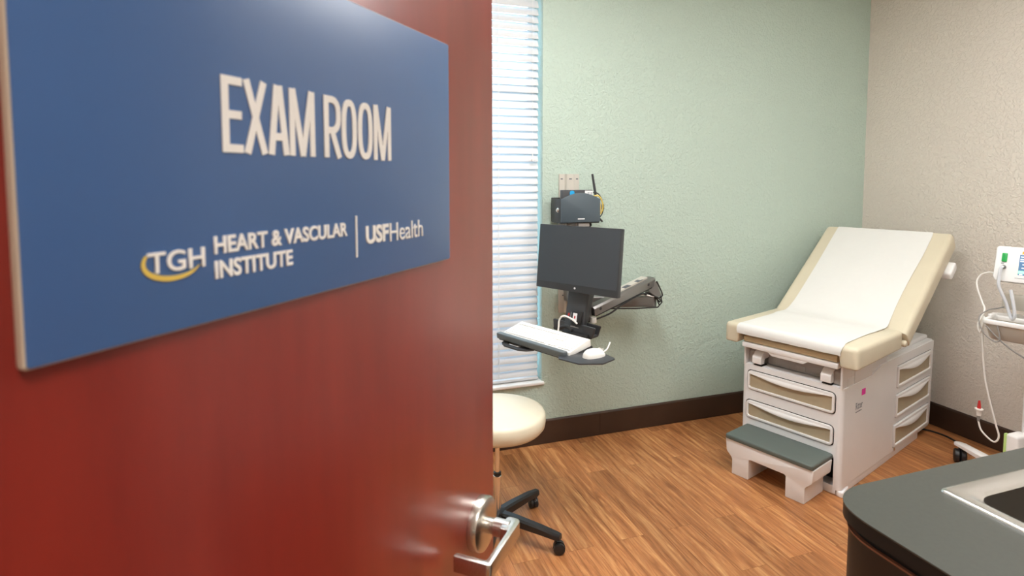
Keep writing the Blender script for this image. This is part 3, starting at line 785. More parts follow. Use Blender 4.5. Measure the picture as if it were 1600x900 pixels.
# ---------------------------------------------------------------- wall workstation
ws = thing('wall_workstation_arm', 'wall mounted aluminium arm with dark column carrying a fold-down keyboard tray', 'monitor arm', (1.455, YB, 0.80))
WO = T(-1.455, -YB, -0.80)          # world -> local of this thing
b = B()
tp = [(1.378, 0), (1.378, 0.012), (1.412, 0.014), (1.418, 0.032), (1.464, 0.032), (1.474, 0.014), (1.506, 0.012), (1.506, 0)]
prism(b, [(x, YB - y) for x, y in tp], 0.80, 1.632, 0, mat=WO)
tr = obj('wall_track', b, 'track', ws, smooth=False)
for x, q in ((1.395, 0.0125), (1.441, 0.0322), (1.49, 0.0125)):
    b = B(); box(b, x - 0.009, x + 0.009, YB - q - 0.0008, YB - q, 1.600, 1.606, mat=WO); obj('mounting_slot', b, 'ink', tr, smooth=False)
b = B(); lathe(b, [(0.004, 0), (0.004, 0.003), (0, 0.003)], 10, WO @ frame((1.404, YB - 0.0125, 0.905), (1, 0, 0), (0, 0, 1), (0, -1, 0))); obj('track_screw', b, 'ink', tr)
# bracket on the track
b = B(); box(b, 1.40, 1.50, YB - 0.10, YB - 0.030, 0.88, 0.985, 0.006, mat=WO); lathe(b, [(0.030, 0.86), (0.030, 0.955)], 24, WO @ T(1.455, YB - 0.095, 0)); obj('track_bracket', b, 'alu', ws)
def link(name, p0, p1, prof, mat, parent, ang=35):
    p0 = Vector(p0); p1 = Vector(p1); d = (p1 - p0); L = d.length; d.normalize()
    s = Vector((0, 0, 1)).cross(d).normalized(); u = d.cross(s)
    t = B(); prism(t, prof, 0, L, 0.003, 2, WO @ frame(p0, s, u, d)); return obj(name, t, mat, parent, ang=ang)
EL = Vector((1.925, 3.02, 0.0))
low = link('lower_link', (1.455, YB - 0.095, 0.885), (1.925, 3.015, 0.868), rpoly([(-0.035, -0.036), (0.035, -0.036), (0.035, 0.030), (-0.035, 0.030)], 0.008), 'alu', ws)
b = B(); lathe(b, [(0.034, 0.828), (0.034, 0.955), (0.030, 0.960)], 28, WO @ T(1.925, 3.015, 0)); obj('elbow', b, 'alu', ws)
# triangular elbow guard with dark rim
b = B()
eg = rpoly([(1.885, 0.985), (1.930, 0.990), (1.968, 0.905), (1.938, 0.892), (1.88, 0.93)], 0.006)
prism(b, eg, -2.995, -2.965, 0.002, 1, WO @ XZ); egp = obj('elbow_guard', b, 'alu', ws)
b = B(); tube(b, [(1.930, 2.963, 0.992), (1.945, 2.963, 0.965), (1.972, 2.963, 0.905), (1.940, 2.963, 0.889)], 0.0045, 8, 3, WO)
tube(b, [(1.966, 2.975, 0.90), (1.945, 2.97, 0.832), (1.62, 3.0, 0.842)], 0.004, 8, 2, WO); obj('guard_rim', b, 'black', egp)
# gas spring upper arm : channel with open dark underside
HD = Vector((1.395, 2.775, 0.895)); EU = Vector((1.915, 3.000, 0.992))
chan = rpoly([(-0.032, -0.026), (-0.026, -0.026), (-0.026, 0.014), (0.026, 0.014), (0.026, -0.026), (0.032, -0.026), (0.032, 0.012), (0.022, 0.024), (-0.022, 0.024), (-0.032, 0.012)], [0, 0, 0, 0, 0, 0, 0.006, 0.006, 0.006, 0.006])
up = link('spring_arm', HD, EU, chan, 'alu', ws)
dirv = (EU - HD).normalized()
link('gas_spring', HD + dirv * 0.02 + Vector((0, 0, -0.022)), EU - dirv * 0.03 + Vector((0, 0, -0.022)), rpoly([(-0.028, -0.014), (0.028, -0.014), (0.028, 0.014), (-0.028, 0.014)], 0.005), 'black', up)
s_ = Vector((0, 0, 1)).cross(dirv).normalized()
for q, sd in ((0.05, -1), (0.50, -1)):
    o_ = HD + dirv * q + s_ * 0.032 * sd
    b = B(); lathe(b, [(0.008, 0), (0.008, 0.003), (0, 0.003)], 16, WO @ frame(o_, dirv, (0, 0, 1), s_ * sd))
    obj('arm_screw', b, 'charcoal', up)
# cover plate with slots on top of the arm
cv = link('arm_cover', HD + dirv * 0.20 + Vector((0, 0, 0.025)) + s_ * 0.012, EU - dirv * 0.05 + Vector((0, 0, 0.027)) + s_ * 0.012, rpoly([(-0.020, -0.003), (0.026, -0.003), (0.026, 0.009), (-0.020, 0.009)], 0.003), 'track', up)
for q in (0.30, 0.42):
    link('cover_slot', HD + dirv * q + Vector((0, 0, 0.0345)), HD + dirv * (q + 0.055) + Vector((0, 0, 0.0345)), [(-0.012, -0.0005), (0.016, -0.0005), (0.016, 0.0012), (-0.012, 0.0012)], 'ink', cv)
# cable bundle along the arm
b = B()
tube(b, [HD + Vector((-0.02, -0.02, -0.055)), HD + dirv * 0.05 + Vector((0, -0.03, -0.052)), HD + dirv * 0.16 + Vector((0, -0.03, -0.058)), HD + dirv * 0.27 + Vector((0, -0.034, -0.04)), HD + dirv * 0.42 + Vector((0, -0.034, -0.036)), EU + Vector((-0.03, -0.02, -0.075)), EU + Vector((0.015, -0.02, -0.10)), EU + Vector((0.045, -0.03, -0.130))], 0.005, 8, 5, WO)
tube(b, [EU + Vector((-0.09, -0.035, -0.068)), EU + Vector((-0.02, -0.04, -0.085)), EU + Vector((0.025, -0.04, -0.10)), EU + Vector((0.048, -0.04, -0.125))], 0.004, 8, 4, WO)
tube(b, [EU + Vector((0.02, -0.03, -0.09)), EU + Vector((0.03, -0.03, -0.125)), EU + Vector((0.04, -0.03, -0.145))], 0.004, 8, 4, WO)
obj('arm_cable', b, 'black', ws)
b = B(); q0 = EU + Vector((-0.105, -0.036, -0.066)); tube(b, [q0, q0 + Vector((0.028, 0, -0.007))], 0.008, 10, 1, WO); tube(b, [q0 + Vector((0.05, -0.003, -0.012)), q0 + Vector((0.10, -0.003, -0.025))], 0.005, 10, 1, WO)
obj('cable_plug', b, 'label', ws, label='white cable plugs')
# head: tilted column, parallel to the screen
YAW = R(-60); eM = Vector((math.cos(YAW), math.sin(YAW), 0)); nM = Vector((eM.y, -eM.x, 0)); MC = Vector((1.300, 2.748, 1.182))
KM = frame(MC, eM, (0, 0, 1), nM)             # x right, y up, z toward the reader
KM.translation = (MC.x, MC.y, 0)
colm = rpoly([(-0.098, 0.99), (-0.004, 0.78), (0.018, 0.79), (-0.075, 1.215), (-0.095, 1.215)], 0.006)
b = B()   # side profile (n, z) extruded in e
prism(b, colm, -0.060, 0.062, 0.005, 2, WO @ frame((MC.x, MC.y, 0), nM, (0, 0, 1), -eM) @ T(0, 0, 0.008))
col = obj('column', b, 'charcoal', ws)
tl = math.atan2(0.085, 0.21)
def colp(e, z, out=0.0):     # point on the column's front face
    n_ = -0.075 + (1.215 - z) / (1.215 - 0.79) * 0.093 + out
    return MC + eM * e + nM * n_ + Vector((0, 0, z - MC.z))
upc = (colp(0, 1.0) - colp(0, 0.9)).normalized(); nc = eM.cross(upc).normalized()
CF = lambda e, z: WO @ frame(colp(e, z), eM, upc, nc)
b = B(); box(b, -0.033, 0.033, -0.033, 0.033, 0.0, 0.016, 0.004, mat=CF(0.010, 0.872)); bb = obj('badge_reader', b, 'black', col)
b = B(); prism(b, rrect(-0.020, 0.006, -0.022, 0.022, 0.003), 0.0162, 0.0172, mat=CF(0.010, 0.872)); obj('white_label', b, 'label', bb, smooth=False)
b = B(); prism(b, rrect(-0.011, -0.003, -0.007, 0.007, 0.003), 0.0173, 0.018, mat=CF(0.010, 0.872)); obj('red_mark', b, 'red', bb, smooth=False); b = B(); prism(b, rrect(-0.006, 0.004, -0.008, 0.008, 0.003), 0.0, 0.001, mat=CF(-0.047, 0.880)); obj('red_mark', b, 'red', bb, smooth=False)
b = B(); prism(b, rrect(-0.002, 0.002, -0.022, 0.022, 0.0005, 1), 0.0, 0.001, mat=CF(-0.034, 0.873)); obj('printed_line', b, 'grey_plastic', col, smooth=False); b = B(); prism(b, rrect(-0.028, 0.024, -0.0035, 0.0035, 0.001, 1), 0.0, 0.001, mat=CF(0.0, 0.822)); obj('printed_line', b, 'grey_plastic', col, smooth=False)
# pivot between arm and column
b = B(); lathe(b, [(0.026, 0), (0.026, 0.085), (0.020, 0.09)], 24, WO @ T(1.390, 2.790, 0.855)); box(b, -0.035, 0.035, 0.84, 0.95, -0.10, -0.045, 0.006, mat=WO @ KM); obj('head_pivot', b, 'alu', ws)
b = B(); lathe(b, [(0.016, 0), (0.018, 0.006), (0.016, 0.03)], 16, WO @ T(1.40, 2.745, 0.835)); obj('cable_clip', b, 'key_white', ws)
# storage pockets either side of the column foot
b = B()
for (x0, x1, zt, zb, n0) in ((-0.168, -0.055, 0.835, 0.775, -0.02), (0.0, 0.125, 0.842, 0.775, 0.012)):
    b = B()
    op = rpoly([(x0, zt), (x1, zt - 0.008), (x1 - 0.02, zb), (x0 + 0.005, zb)], 0.006)
    prism(b, op, n0 - 0.014, n0, 0.002, 1, WO @ KM)
    prism(b, rpoly([(x0, zb + 0.012), (x1 - 0.018, zb + 0.012), (x1 - 0.02, zb), (x0 + 0.005, zb)], 0.003), n0 - 0.06, n0, 0.002, 1, WO @ KM)
    prism(b, op, n0 - 0.066, n0 - 0.058, 0.002, 1, WO @ KM)
    obj('side_pocket', b, 'charcoal', ws)
b = B(); box(b, -0.06, 0.09, 0.765, 0.80, -0.06, 0.05, 0.008, mat=WO @ KM); tube(b, [(-0.075, 0.812, 0.05), (-0.03, 0.825, 0.045), (0.01, 0.812, 0.05)], 0.010, 10, 5, WO @ KM); obj('tray_hinge', b, 'black', ws)
# keyboard tray
KY = R(-66.7); eK = Vector((math.cos(KY), math.sin(KY), 0)); nK = Vector((eK.y, -eK.x, 0)); KC = Vector((1.022, 2.517, 0.858)); kt = R(8)
upK = (-nK * math.cos(kt) + Vector((0, 0, 1)) * math.sin(kt)); zK = eK.cross(upK)
KK = frame(KC, eK, upK, zK)                    # x right, y away from the typist, z out of the keys
b = B()
prism(b, rrect(-0.235, 0.232, -0.090, 0.085, 0.012), -0.040, -0.030, 0.003, 2, WO @ KK)
tray = obj('keyboard_tray', b, 'black', ws)
b = B(); prism(b, rpoly([(-0.236, -0.100), (0.215, -0.100), (0.225, -0.075), (-0.228, -0.075)], 0.008), -0.030, 0.0, 0.009, 3, WO @ KK); obj('palm_rest', b, 'palm', tray, label='grey padded palm rest')
b = B()
hd = rpoly([(-0.205, 0.0), (-0.195, -0.03), (-0.16, -0.046), (-0.06, -0.046), (-0.02, -0.03), (0.01, 0.0)], [0.004, 0.02, 0.02, 0.02, 0.02, 0.004])
hl = rpoly([(-0.165, -0.008), (-0.155, -0.024), (-0.08, -0.024), (-0.06, -0.008)], 0.006)
curve_plate(b, [hd, hl], -0.050, -0.041, 0.002, WO @ KK @ T(0, -0.075, 0)); obj('pull_handle', b, 'charcoal', tray)
mt_pts = rpoly([(0.19, -0.098), (0.215, -0.128), (0.325, -0.118), (0.392, -0.040), (0.385, 0.055), (0.30, 0.075), (0.19, 0.05)], [0.02, 0.012, 0.015, 0.015, 0.02, 0.02, 0])
MK = frame(KC, eK, -nK, (0, 0, 1))
b = B(); prism(b, mt_pts, -0.040, -0.032, 0.003, 2, WO @ MK); obj('mouse_tray', b, 'charcoal', tray)

# keyboard
kb = thing('keyboard', 'white computer keyboard lying on the wall arm tray below the monitor', 'keyboard')
kb.matrix_basis = KK
b = B(); kp = rpoly([(-0.076, -0.029), (0.075, -0.029), (0.075, 0.004), (0.060, 0.006), (-0.070, -0.010)], [0.003, 0.004, 0.004, 0.004, 0.004])
prism(b, kp, -0.226, 0.226, 0.004, 2, frame((0, 0, 0), (0, 1, 0), (0, 0, 1), (1, 0, 0))); obj('case', b, 'key_white', kb)
b = B()
slope = math.atan2(0.016, 0.130)
KS = T(0, -0.070, -0.0098) @ RX(slope)
rows = 6; random.seed(2)
for r_ in range(rows):
    yk = 0.022 + r_ * 0.0180 + (0.004 if r_ == 5 else 0)
    blocks = [(-0.215, 0.066)] + ([(0.078, 0.130)] if r_ != 2 else []) + ([(0.142, 0.215)] if r_ != 5 else [])
    for x0, x1 in blocks:
        nk = max(1, round((x1 - x0) / 0.0190)); wk = (x1 - x0) / nk
        k = 0
        while k < nk:
            span = 6 if (r_ == 0 and x0 < -0.2 and k == 4) else 1
            xa, xb = x0 + wk * k + 0.0007, x0 + wk * (k + span) - 0.0007
            box(b, xa, xb, yk - 0.0083, yk + 0.0083, 0.0, 0.0042, 0.0012, 1, KS)
            k += span
obj('keys', b, 'key_line', kb)
b = B(); tube(b, [(0.02, 0.075, -0.010), (0.02, 0.085, 0.02), (0.026, 0.088, 0.055), (0.050, 0.095, 0.078), (0.095, 0.10, 0.070), (0.115, 0.115, 0.045)], 0.0042, 10, 6); obj('cord', b, 'key_white', kb)

# mouse
MP = KC + eK * 0.305 - nK * 0.005 ; MP.z = KC.z - 0.032
mo = thing('computer_mouse', 'white corded computer mouse on the black mouse tray beside the keyboard', 'mouse', MP, KY + R(78))
b = B(); t = bmesh.new(); bmesh.ops.create_uvsphere(t, u_segments=28, v_segments=16, radius=1)
for v in t.verts:
    x, y, z = v.co
    sx = 0.0565 * math.copysign(abs(x) ** 0.85, x); wid = 0.031 * (1 - 0.10 * x)
    v.co = Vector((sx, wid * math.copysign(abs(y) ** 0.88, y), 0.0355 * z * (1 - 0.18 * x) if z > 0 else 0.0))
join(b, t); ms = obj('shell', b, 'key_white', mo, ang=60)
b = B(); box(b, 0.022, 0.052, -0.0008, 0.0008, 0.020, 0.0285, 0, mat=T(0, 0, 0)); lathe(b, [(0, -0.003), (0.008, -0.003), (0.008, 0.003), (0, 0.003)], 14, T(0.030, 0, 0.026) @ RX(PI / 2)); obj('scroll_wheel', b, 'key_line', ms)
b = B(); tube(b, [(0.052, 0, 0.012), (0.075, 0.003, 0.020), (0.098, 0.010, 0.046)], 0.0035, 8, 5); obj('cord', b, 'key_white', mo)

# monitor
mn = thing('computer_monitor', 'black flat computer monitor switched off on the wall arm beside the window blind', 'monitor')
tm = R(5.63); upM = (-nM * math.sin(tm) + Vector((0, 0, 1)) * math.cos(tm)); MM = frame(MC, eM, upM, eM.cross(upM)); mn.matrix_basis = MM
mw, mh = 0.2570, 0.1735
b = B(); prism(b, rrect(-mw, mw, -mh, mh, 0.004), -0.032, 0.0, 0.002, 2); box(b, -0.16, 0.16, -0.12, 0.11, -0.052, -0.030, 0.012, 3); obj('housing', b, 'bezel', mn)
b = B(); prism(b, rrect(-mw + 0.006, mw - 0.006, -mh + 0.037, mh - 0.006, 0.001, 2), 0.0002, 0.0008); obj('screen', b, 'screen', mn, smooth=False)
b = B(); lathe(b, [(0.0058, 0), (0.0058, 0.0008), (0, 0.0008)], 20, T(0.0, -mh + 0.0195, 0.0003)); obj('round_logo', b, 'label', mn, smooth=False)
b = B(); box(b, -0.06, 0.06, -0.09, 0.05, -0.066, -0.050, 0.004); obj('mount_plate', b, 'charcoal', mn)

# computer holder with slate front plate, above the monitor
hl_ = thing('computer_holder', 'black wall case with slate grey front plate holding the mini computer above the monitor', 'computer holder', (1.44, YB, 1.35))
HO = T(-1.44, -YB, -1.35)
b = B()
fp = [(1.317, 1.356), (1.561, 1.356), (1.561, 1.488)] + [(1.561 - 0.244 * k / 12, 1.488 + 0.036 * math.sin(PI * k / 12)) for k in range(1, 12)] + [(1.317, 1.488)]
# XZ extrudes toward -Y: depth d stands for y = -d
prism(b, rpoly(fp, [0.008, 0.008] + [0.003] * (len(fp) - 2), 3), -2.998, -2.986, 0.002, 2, HO @ XZ)
obj('front_plate', b, 'slate', hl_)
b = B()
box(b, 1.317, 1.323, 2.998, 3.132, 1.356, 1.490, 0.001, mat=HO); box(b, 1.555, 1.561, 2.998, 3.132, 1.356, 1.42, 0.001, mat=HO)
box(b, 1.317, 1.561, 2.998, 3.132, 1.350, 1.357, 0.001, mat=HO); box(b, 1.317, 1.561, 3.126, 3.136, 1.356, 1.494, 0.001, mat=HO)
obj('case', b, 'black', hl_)
b = B(); lathe(b, [(0.014, 0), (0.014, 0.004), (0.008, 0.012), (0, 0.013)], 20, HO @ frame((1.317, 3.03, 1.425), (0, 1, 0), (0, 0, 1), (-1, 0, 0))); obj('thumb_screw', b, 'nickel', hl_)
b = B(); prism(b, rrect(1.418, 1.462, 1.3725, 1.3785, 0.001, 1), -2.9862, -2.9852, 0, mat=HO @ XZ); obj('plate_lettering', b, 'label', hl_, smooth=False, label='small white printed mark')
for x in (1.345, 1.42):
    b = B(); box(b, x - 0.008, x + 0.008, 3.01, 3.05, 1.335, 1.351, 0.002, mat=HO); obj('foot_pad', b, 'grey_plastic', hl_)
b = B(); box(b, 1.43, 1.50, 3.0, 3.12, 1.330, 1.350, 0.002, mat=HO)
obj('foot_bracket', b, 'grey_plastic', hl_)

# mini computer inside the holder, with antenna and stickers
mc = thing('mini_computer', 'black mini computer with blue sticker and antenna standing in the wall holder', 'computer', (1.44, 3.06, 1.358))
MO = T(-1.44, -3.06, -1.358)
b = B(); box(b, 1.336, 1.530, 3.020, 3.055, 1.3585, 1.540, 0.004, 2, MO); obj('body', b, 'charcoal', mc)
b = B(); prism(b, rrect(1.383, 1.412, 1.506, 1.536, 0.013), -3.0198, -3.0185, 0, mat=MO @ XZ); obj('blue_sticker', b, 'blue', mc, smooth=False)
b = B(); prism(b, rrect(1.478, 1.528, 1.497, 1.536, 0.001, 1), -3.0198, -3.0185, 0, mat=MO @ XZ); wl = obj('white_label', b, 'label', mc, smooth=False)
b = B()
for x in (1.496, 1.502, 1.513, 1.519): box(b, x, x + 0.003, 3.0178, 3.0184, 1.505, 1.527, mat=MO)
obj('label_print', b, 'grey_ink', wl, smooth=False)
b = B(); tube(b, [(1.572, 3.07, 1.512), (1.550, 3.07, 1.632)], lambda f: 0.0085 - 0.002 * f, 12, 1, MO); lathe(b, [(0.007, 0), (0.007, 0.03), (0.005, 0.032)], 12, MO @ T(1.572, 3.07, 1.49)); tube(b, [(1.528, 3.045, 1.497), (1.572, 3.07, 1.497)], 0.006, 10, 1, MO); obj('antenna', b, 'charcoal', mc)
b = B(); tube(b, [(1.520, 3.04, 1.52), (1.560, 3.03, 1.522), (1.590, 3.03, 1.49), (1.604, 3.03, 1.44), (1.596, 3.03, 1.40), (1.585, 3.04, 1.378)], 0.003, 8, 6, MO)
tube(b, [(1.600, 3.03, 1.455), (1.600, 3.03, 1.425)], 0.008, 10, 1, MO); tube(b, [(1.568, 3.05, 1.392), (1.604, 3.04, 1.352)], 0.0055, 10, 1, MO)
tube(b, [(1.50, 3.03, 1.37), (1.52, 3.03, 1.335), (1.48, 3.03, 1.325), (1.46, 3.03, 1.345)], 0.009, 8, 5, MO); obj('black_cable', b, 'black', mc)
b = B(); tube(b, [(1.530, 3.035, 1.50), (1.565, 3.02, 1.505), (1.590, 3.02, 1.47), (1.594, 3.02, 1.43), (1.580, 3.03, 1.395), (1.562, 3.04, 1.39)], 0.0045, 8, 6, MO)
tube(b, [(1.530, 3.045, 1.488), (1.560, 3.03, 1.490), (1.580, 3.03, 1.462), (1.582, 3.03, 1.415), (1.566, 3.04, 1.39)], 0.0045, 8, 6, MO); obj('yellow_cable', b, 'yellow', mc)

# ---------------------------------------------------------------- vital signs monitor on rolling stand
PX, PY = 3.385, 1.850
EV = R(-76); ev = Vector((math.cos(EV), math.sin(EV), 0)); nv = Vector((ev.y, -ev.x, 0))
rs = thing('rolling_stand', 'white rolling stand with basket and lime trimmed base under the vital signs monitor', 'stand', (PX, PY, 0))
RO = T(-PX, -PY, 0)
b = B(); lathe(b, [(0.019, 0.11), (0.019, 1.06), (0.015, 1.07)], 24); obj('pole', b, 'offwhite', rs)
b = B(); lathe(b, [(0, 0.042), (0.065, 0.042), (0.072, 0.065), (0.055, 0.105), (0.028, 0.135), (0, 0.135)], 28); obj('hub', b, 'offwhite', rs)
ends = [math.atan2(2.215 - PY, 3.440 - PX) + 2 * PI / 5 * k for k in range(5)]
for k, a in enumerate(ends):
    Lg = 0.355
    cx = PX + Lg * math.cos(a)
    if cx > XR - 0.04: Lg = (XR - 0.045 - PX) / math.cos(a)
    b = B(); t = bmesh.new(); rings = []
    for (d, wd, z0, z1) in ((0.03, 0.034, 0.050, 0.095), (0.12, 0.031, 0.053, 0.090), (0.20, 0.028, 0.078, 0.108), (Lg - 0.03, 0.024, 0.092, 0.114), (Lg + 0.006, 0.021, 0.093, 0.110), (Lg + 0.018, 0.012, 0.095, 0.107)):
        rings.append([t.verts.new(v) for v in ((d, -wd, z0), (d, wd, z0), (d, wd, z1 - 0.007), (d, wd * 0.6, z1), (d, -wd * 0.6, z1), (d, -wd, z1 - 0.007))])
    for p, q in zip(rings, rings[1:]):
        for j in range(6): t.faces.new((p[j], p[(j + 1) % 6], q[(j + 1) % 6], q[j]))
    t.faces.new(rings[0]); t.faces.new(rings[-1]); bmesh.ops.recalc_face_normals(t, faces=t.faces[:])
    join(b, t, RZ(a)); lg = obj('leg', b, 'offwhite', rs, ang=40)
    cm = RZ(a) @ T(Lg - 0.012, 0, 0) @ RZ([2.4, 0.6, 1.3, 2.2, 0.4][k])
    b = B(); lathe(b, [(0.009, 0.055), (0.009, 0.094)], 12, cm)
    for sgn in (-1, 1): lathe(b, [(0, -0.0145), (0.030, -0.0145), (0.038, -0.009), (0.038, 0.009), (0.030, 0.0145), (0, 0.0145)], 24, cm @ T(0.006, sgn * 0.015, 0.0385) @ RX(PI / 2))
    obj('caster', b, 'black', lg)
b = B(); box(b, 3.274, 3.372, 1.822, 1.880, 0.09, 0.325, 0.014, 3, RO); bh = obj('base_housing', b, 'offwhite', rs)
b = B(); box(b, 3.270, 3.290, 1.874, 1.884, 0.10, 0.322, 0.003, 2, RO); obj('lime_trim', b, 'lime', bh, label='lime green trim strip')
# basket : rim and tapered bucket
BC = frame((PX, PY, 0.0), ev, -nv, (0, 0, 1))   # x right, y back, z up
b = B()
ro = rrect(-0.155, 0.165, -0.185, -0.022, 0.035); ri = rrect(-0.138, 0.148, -0.168, -0.040, 0.026)
curve_plate(b, [ro, ri], 0.905, 0.930, 0.006, RO @ BC @ T(0, 0, -0.028))
prism(b, rpoly([(-0.155, -0.10), (-0.155, -0.03), (-0.10, 0.03), (0.10, 0.03), (0.165, -0.03), (0.15, -0.02), (0.09, 0.012), (-0.09, 0.012), (-0.138, -0.03), (-0.138, -0.10)], 0.008), 0.906, 0.940, 0.004, 2, RO @ BC @ T(0, 0, -0.028))
obj('basket_rim', b, 'offwhite', rs)
b = B()
t = bmesh.new(); lv = []
for (z, ins) in ((0.910, 0.012), (0.84, 0.026), (0.832, 0.034)):
    lv.append([t.verts.new((p[0], p[1], z)) for p in rrect(-0.155 + ins, 0.165 - ins, -0.185 + ins, -0.022 - ins, 0.03)])
for a_, c_ in zip(lv, lv[1:]):
    for j in range(len(a_)): t.faces.new((a_[j], a_[(j + 1) % len(a_)], c_[(j + 1) % len(a_)], c_[j]))
t.faces.new(lv[-1]); bmesh.ops.recalc_face_normals(t, faces=t.faces[:]); bmesh.ops.solidify(t, geom=t.faces[:], thickness=0.003)
join(b, t, RO @ BC @ T(0, 0, -0.028))
prism(b, rrect(-0.12, 0.14, 0.94, 1.02, 0.012), 0.0, 0.012, 0.003, 2, RO @ frame((PX, PY, 0), ev, (0, 0, 1), nv) @ T(0, 0, 0.022)); obj('basket_bucket', b, 'bin', rs, label='warm grey bucket and back plate')

vm = thing('vital_signs_monitor', 'white vital signs monitor with lit colour screen and green button at right edge', 'medical monitor')
tv = R(12); upV = (-nv * math.sin(tv) + Vector((0, 0, 1)) * math.cos(tv)); zV = ev.cross(upV)
VM = frame((PX, PY, 1.162), ev, upV, zV) @ T(-0.006, 0.0, 0.055); vm.matrix_basis = VM
vw, vh = 0.146, 0.090
b = B(); prism(b, rpoly([(-vw + 0.012, -vh), (vw, -vh), (vw, vh), (-vw, vh), (-vw, -vh + 0.02)], [0.02, 0.014, 0.014, 0.016, 0.014]), -0.055, 0.0, 0.006, 3); hs = obj('housing', b, 'label', vm)
b = B(); prism(b, rrect(-0.048, vw - 0.020, -0.050, 0.052, 0.002), 0.0001, 0.0008); scn = obj('screen', b, 'ui_blue', vm, smooth=False)
b = B(); prism(b, rrect(-0.048, vw - 0.02, -0.042, -0.028, 0.001), 0.0009, 0.0012); obj('green_status_bar', b, 'ui_green', scn, smooth=False)
b = B(); prism(b, rrect(-0.040, 0.014, 0.056, 0.069, 0.001), 0.0001, 0.0010); obj('orange_alarm_light', b, 'ui_orange', vm, smooth=False)
b = B()
for (x, y, l) in ((-0.044, 0.040, 0.02), (-0.044, 0.028, 0.026), (-0.044, 0.018, 0.03), (-0.034, 0.002, 0.02), (-0.036, -0.016, 0.022), (0.008, -0.012, 0.014), (0.05, 0.03, 0.03), (0.05, 0.0, 0.03), (-0.042, -0.048, 0.012), (-0.02, -0.048, 0.010), (0.0, -0.048, 0.012)):
    b = B(); box(b, x, x + l, y, y + 0.004, 0.0009, 0.0012); obj('screen_reading', b, 'ui_white', scn, smooth=False)
b = B(); prism(b, rrect(-0.118, -0.096, 0.010, 0.055, 0.004), 0.0, 0.007, 0.003, 2); obj('green_button', b, 'green_btn', vm, label='green glossy button')
b = B(); lathe(b, [(0.010, 0), (0.010, 0.012), (0.007, 0.014), (0.007, 0.020), (0, 0.020)], 20, T(-0.106, -0.016, 0)); obj('hose_port', b, 'grey_cable', vm)
b = B(); prism(b, rrect(-0.058, -0.01, -0.0675, -0.0655, 0.0005, 1), 0.0, 0.0006); obj('printed_mark', b, 'grey_ink', vm, smooth=False); b = B(); prism(b, rrect(-0.120, -0.108, 0.000, 0.004, 0.0005, 1), 0.0, 0.0006); obj('printed_mark', b, 'grey_ink', vm, smooth=False)
b = B(); box(b, -0.03, 0.05, -0.07, 0.03, -0.075, -0.050, 0.008); obj('mount_block', b, 'grey_plastic', vm)

# air hose (pale), probe cable and grey cable
def vpt(x, y, z): return VM @ Vector((x, y, z))
def bpt(x, y, z): return BC @ Vector((x, y, z))
b = B()
tube(b, [vpt(-0.106, -0.016, 0.02), vpt(-0.108, -0.03, 0.034), vpt(-0.110, -0.07, 0.030), vpt(-0.106, -0.12, 0.03), bpt(-0.085, -0.10, 0.99), bpt(-0.07, -0.10, 0.94), bpt(-0.055, -0.10, 0.905), bpt(-0.045, -0.105, 0.93), bpt(-0.055, -0.10, 0.99), bpt(-0.07, -0.09, 1.05)], 0.0075, 10, 6)
tag(obj('blood_pressure_hose', b, 'clear_hose'), 'pale grey air hose looping from the white medical monitor into the basket', 'hose')
b = B()
HKX, HKY, HKZ = bpt(-0.168, -0.10, 0.0)
tube(b, [vpt(-0.1505, -0.050, -0.03), vpt(-0.175, -0.050, -0.03), vpt(-0.205, -0.068, -0.03), vpt(-0.218, -0.105, -0.03), vpt(-0.208, -0.150, -0.03), vpt(-0.185, -0.205, -0.03), bpt(-0.168, -0.10, 0.93), bpt(-0.182, -0.13, 0.86), bpt(-0.172, -0.135, 0.82), bpt(-0.160, -0.13, 0.87), bpt(-0.162, -0.12, 0.90),
          bpt(-0.166, -0.125, 0.86), bpt(-0.145, -0.125, 0.60), bpt(-0.095, -0.12, 0.38), bpt(-0.075, -0.12, 0.305), bpt(-0.095, -0.12, 0.268), bpt(-0.145, -0.12, 0.305), bpt(-0.162, -0.12, 0.352)], 0.0042, 8, 7)
pc = tag(obj('probe_cable', b, 'key_white'), 'white cable hanging from the stand basket with red tipped white plug', 'cable')
b = B(); q0 = bpt(-0.162, -0.12, 0.352)
lathe(b, [(0.005, 0), (0.008, 0.02), (0.006, 0.03)], 12, T(*q0)); obj('strain_relief', b, 'grey_cable', pc)
b = B(); lathe(b, [(0.0105, 0.030), (0.0115, 0.058), (0.0185, 0.060), (0.0185, 0.066), (0.009, 0.068), (0, 0.068)], 14, T(*q0)); obj('plug', b, 'key_white', pc)
b = B(); lathe(b, [(0.0085, 0.068), (0.007, 0.090), (0.0045, 0.108), (0, 0.109)], 12, T(*q0)); obj('plug_tip', b, 'red', pc, label='red tip')
b = B(); tube(b, [vpt(0.075, -0.080, -0.060), vpt(0.02, -0.115, -0.055), bpt(-0.05, 0.02, 0.985), bpt(-0.12, -0.045, 0.945), bpt(-0.150, -0.10, 0.935), bpt(-0.166, -0.16, 0.91), bpt(-0.158, -0.185, 0.87), bpt(-0.130, -0.195, 0.825), bpt(-0.09, -0.198, 0.80), bpt(-0.07, -0.198, 0.815), bpt(-0.085, -0.192, 0.88)], 0.0030, 8, 7)
tube(b, [bpt(-0.13, -0.19, 0.87), bpt(-0.08, -0.195, 0.82), bpt(-0.02, -0.19, 0.77), bpt(0.06, -0.17, 0.72), bpt(0.11, -0.10, 0.66)], 0.004, 8, 6)
tag(obj('sensor_cable', b, 'grey_cable'), 'dark grey cable draped around the front rim of the stand basket', 'cable')

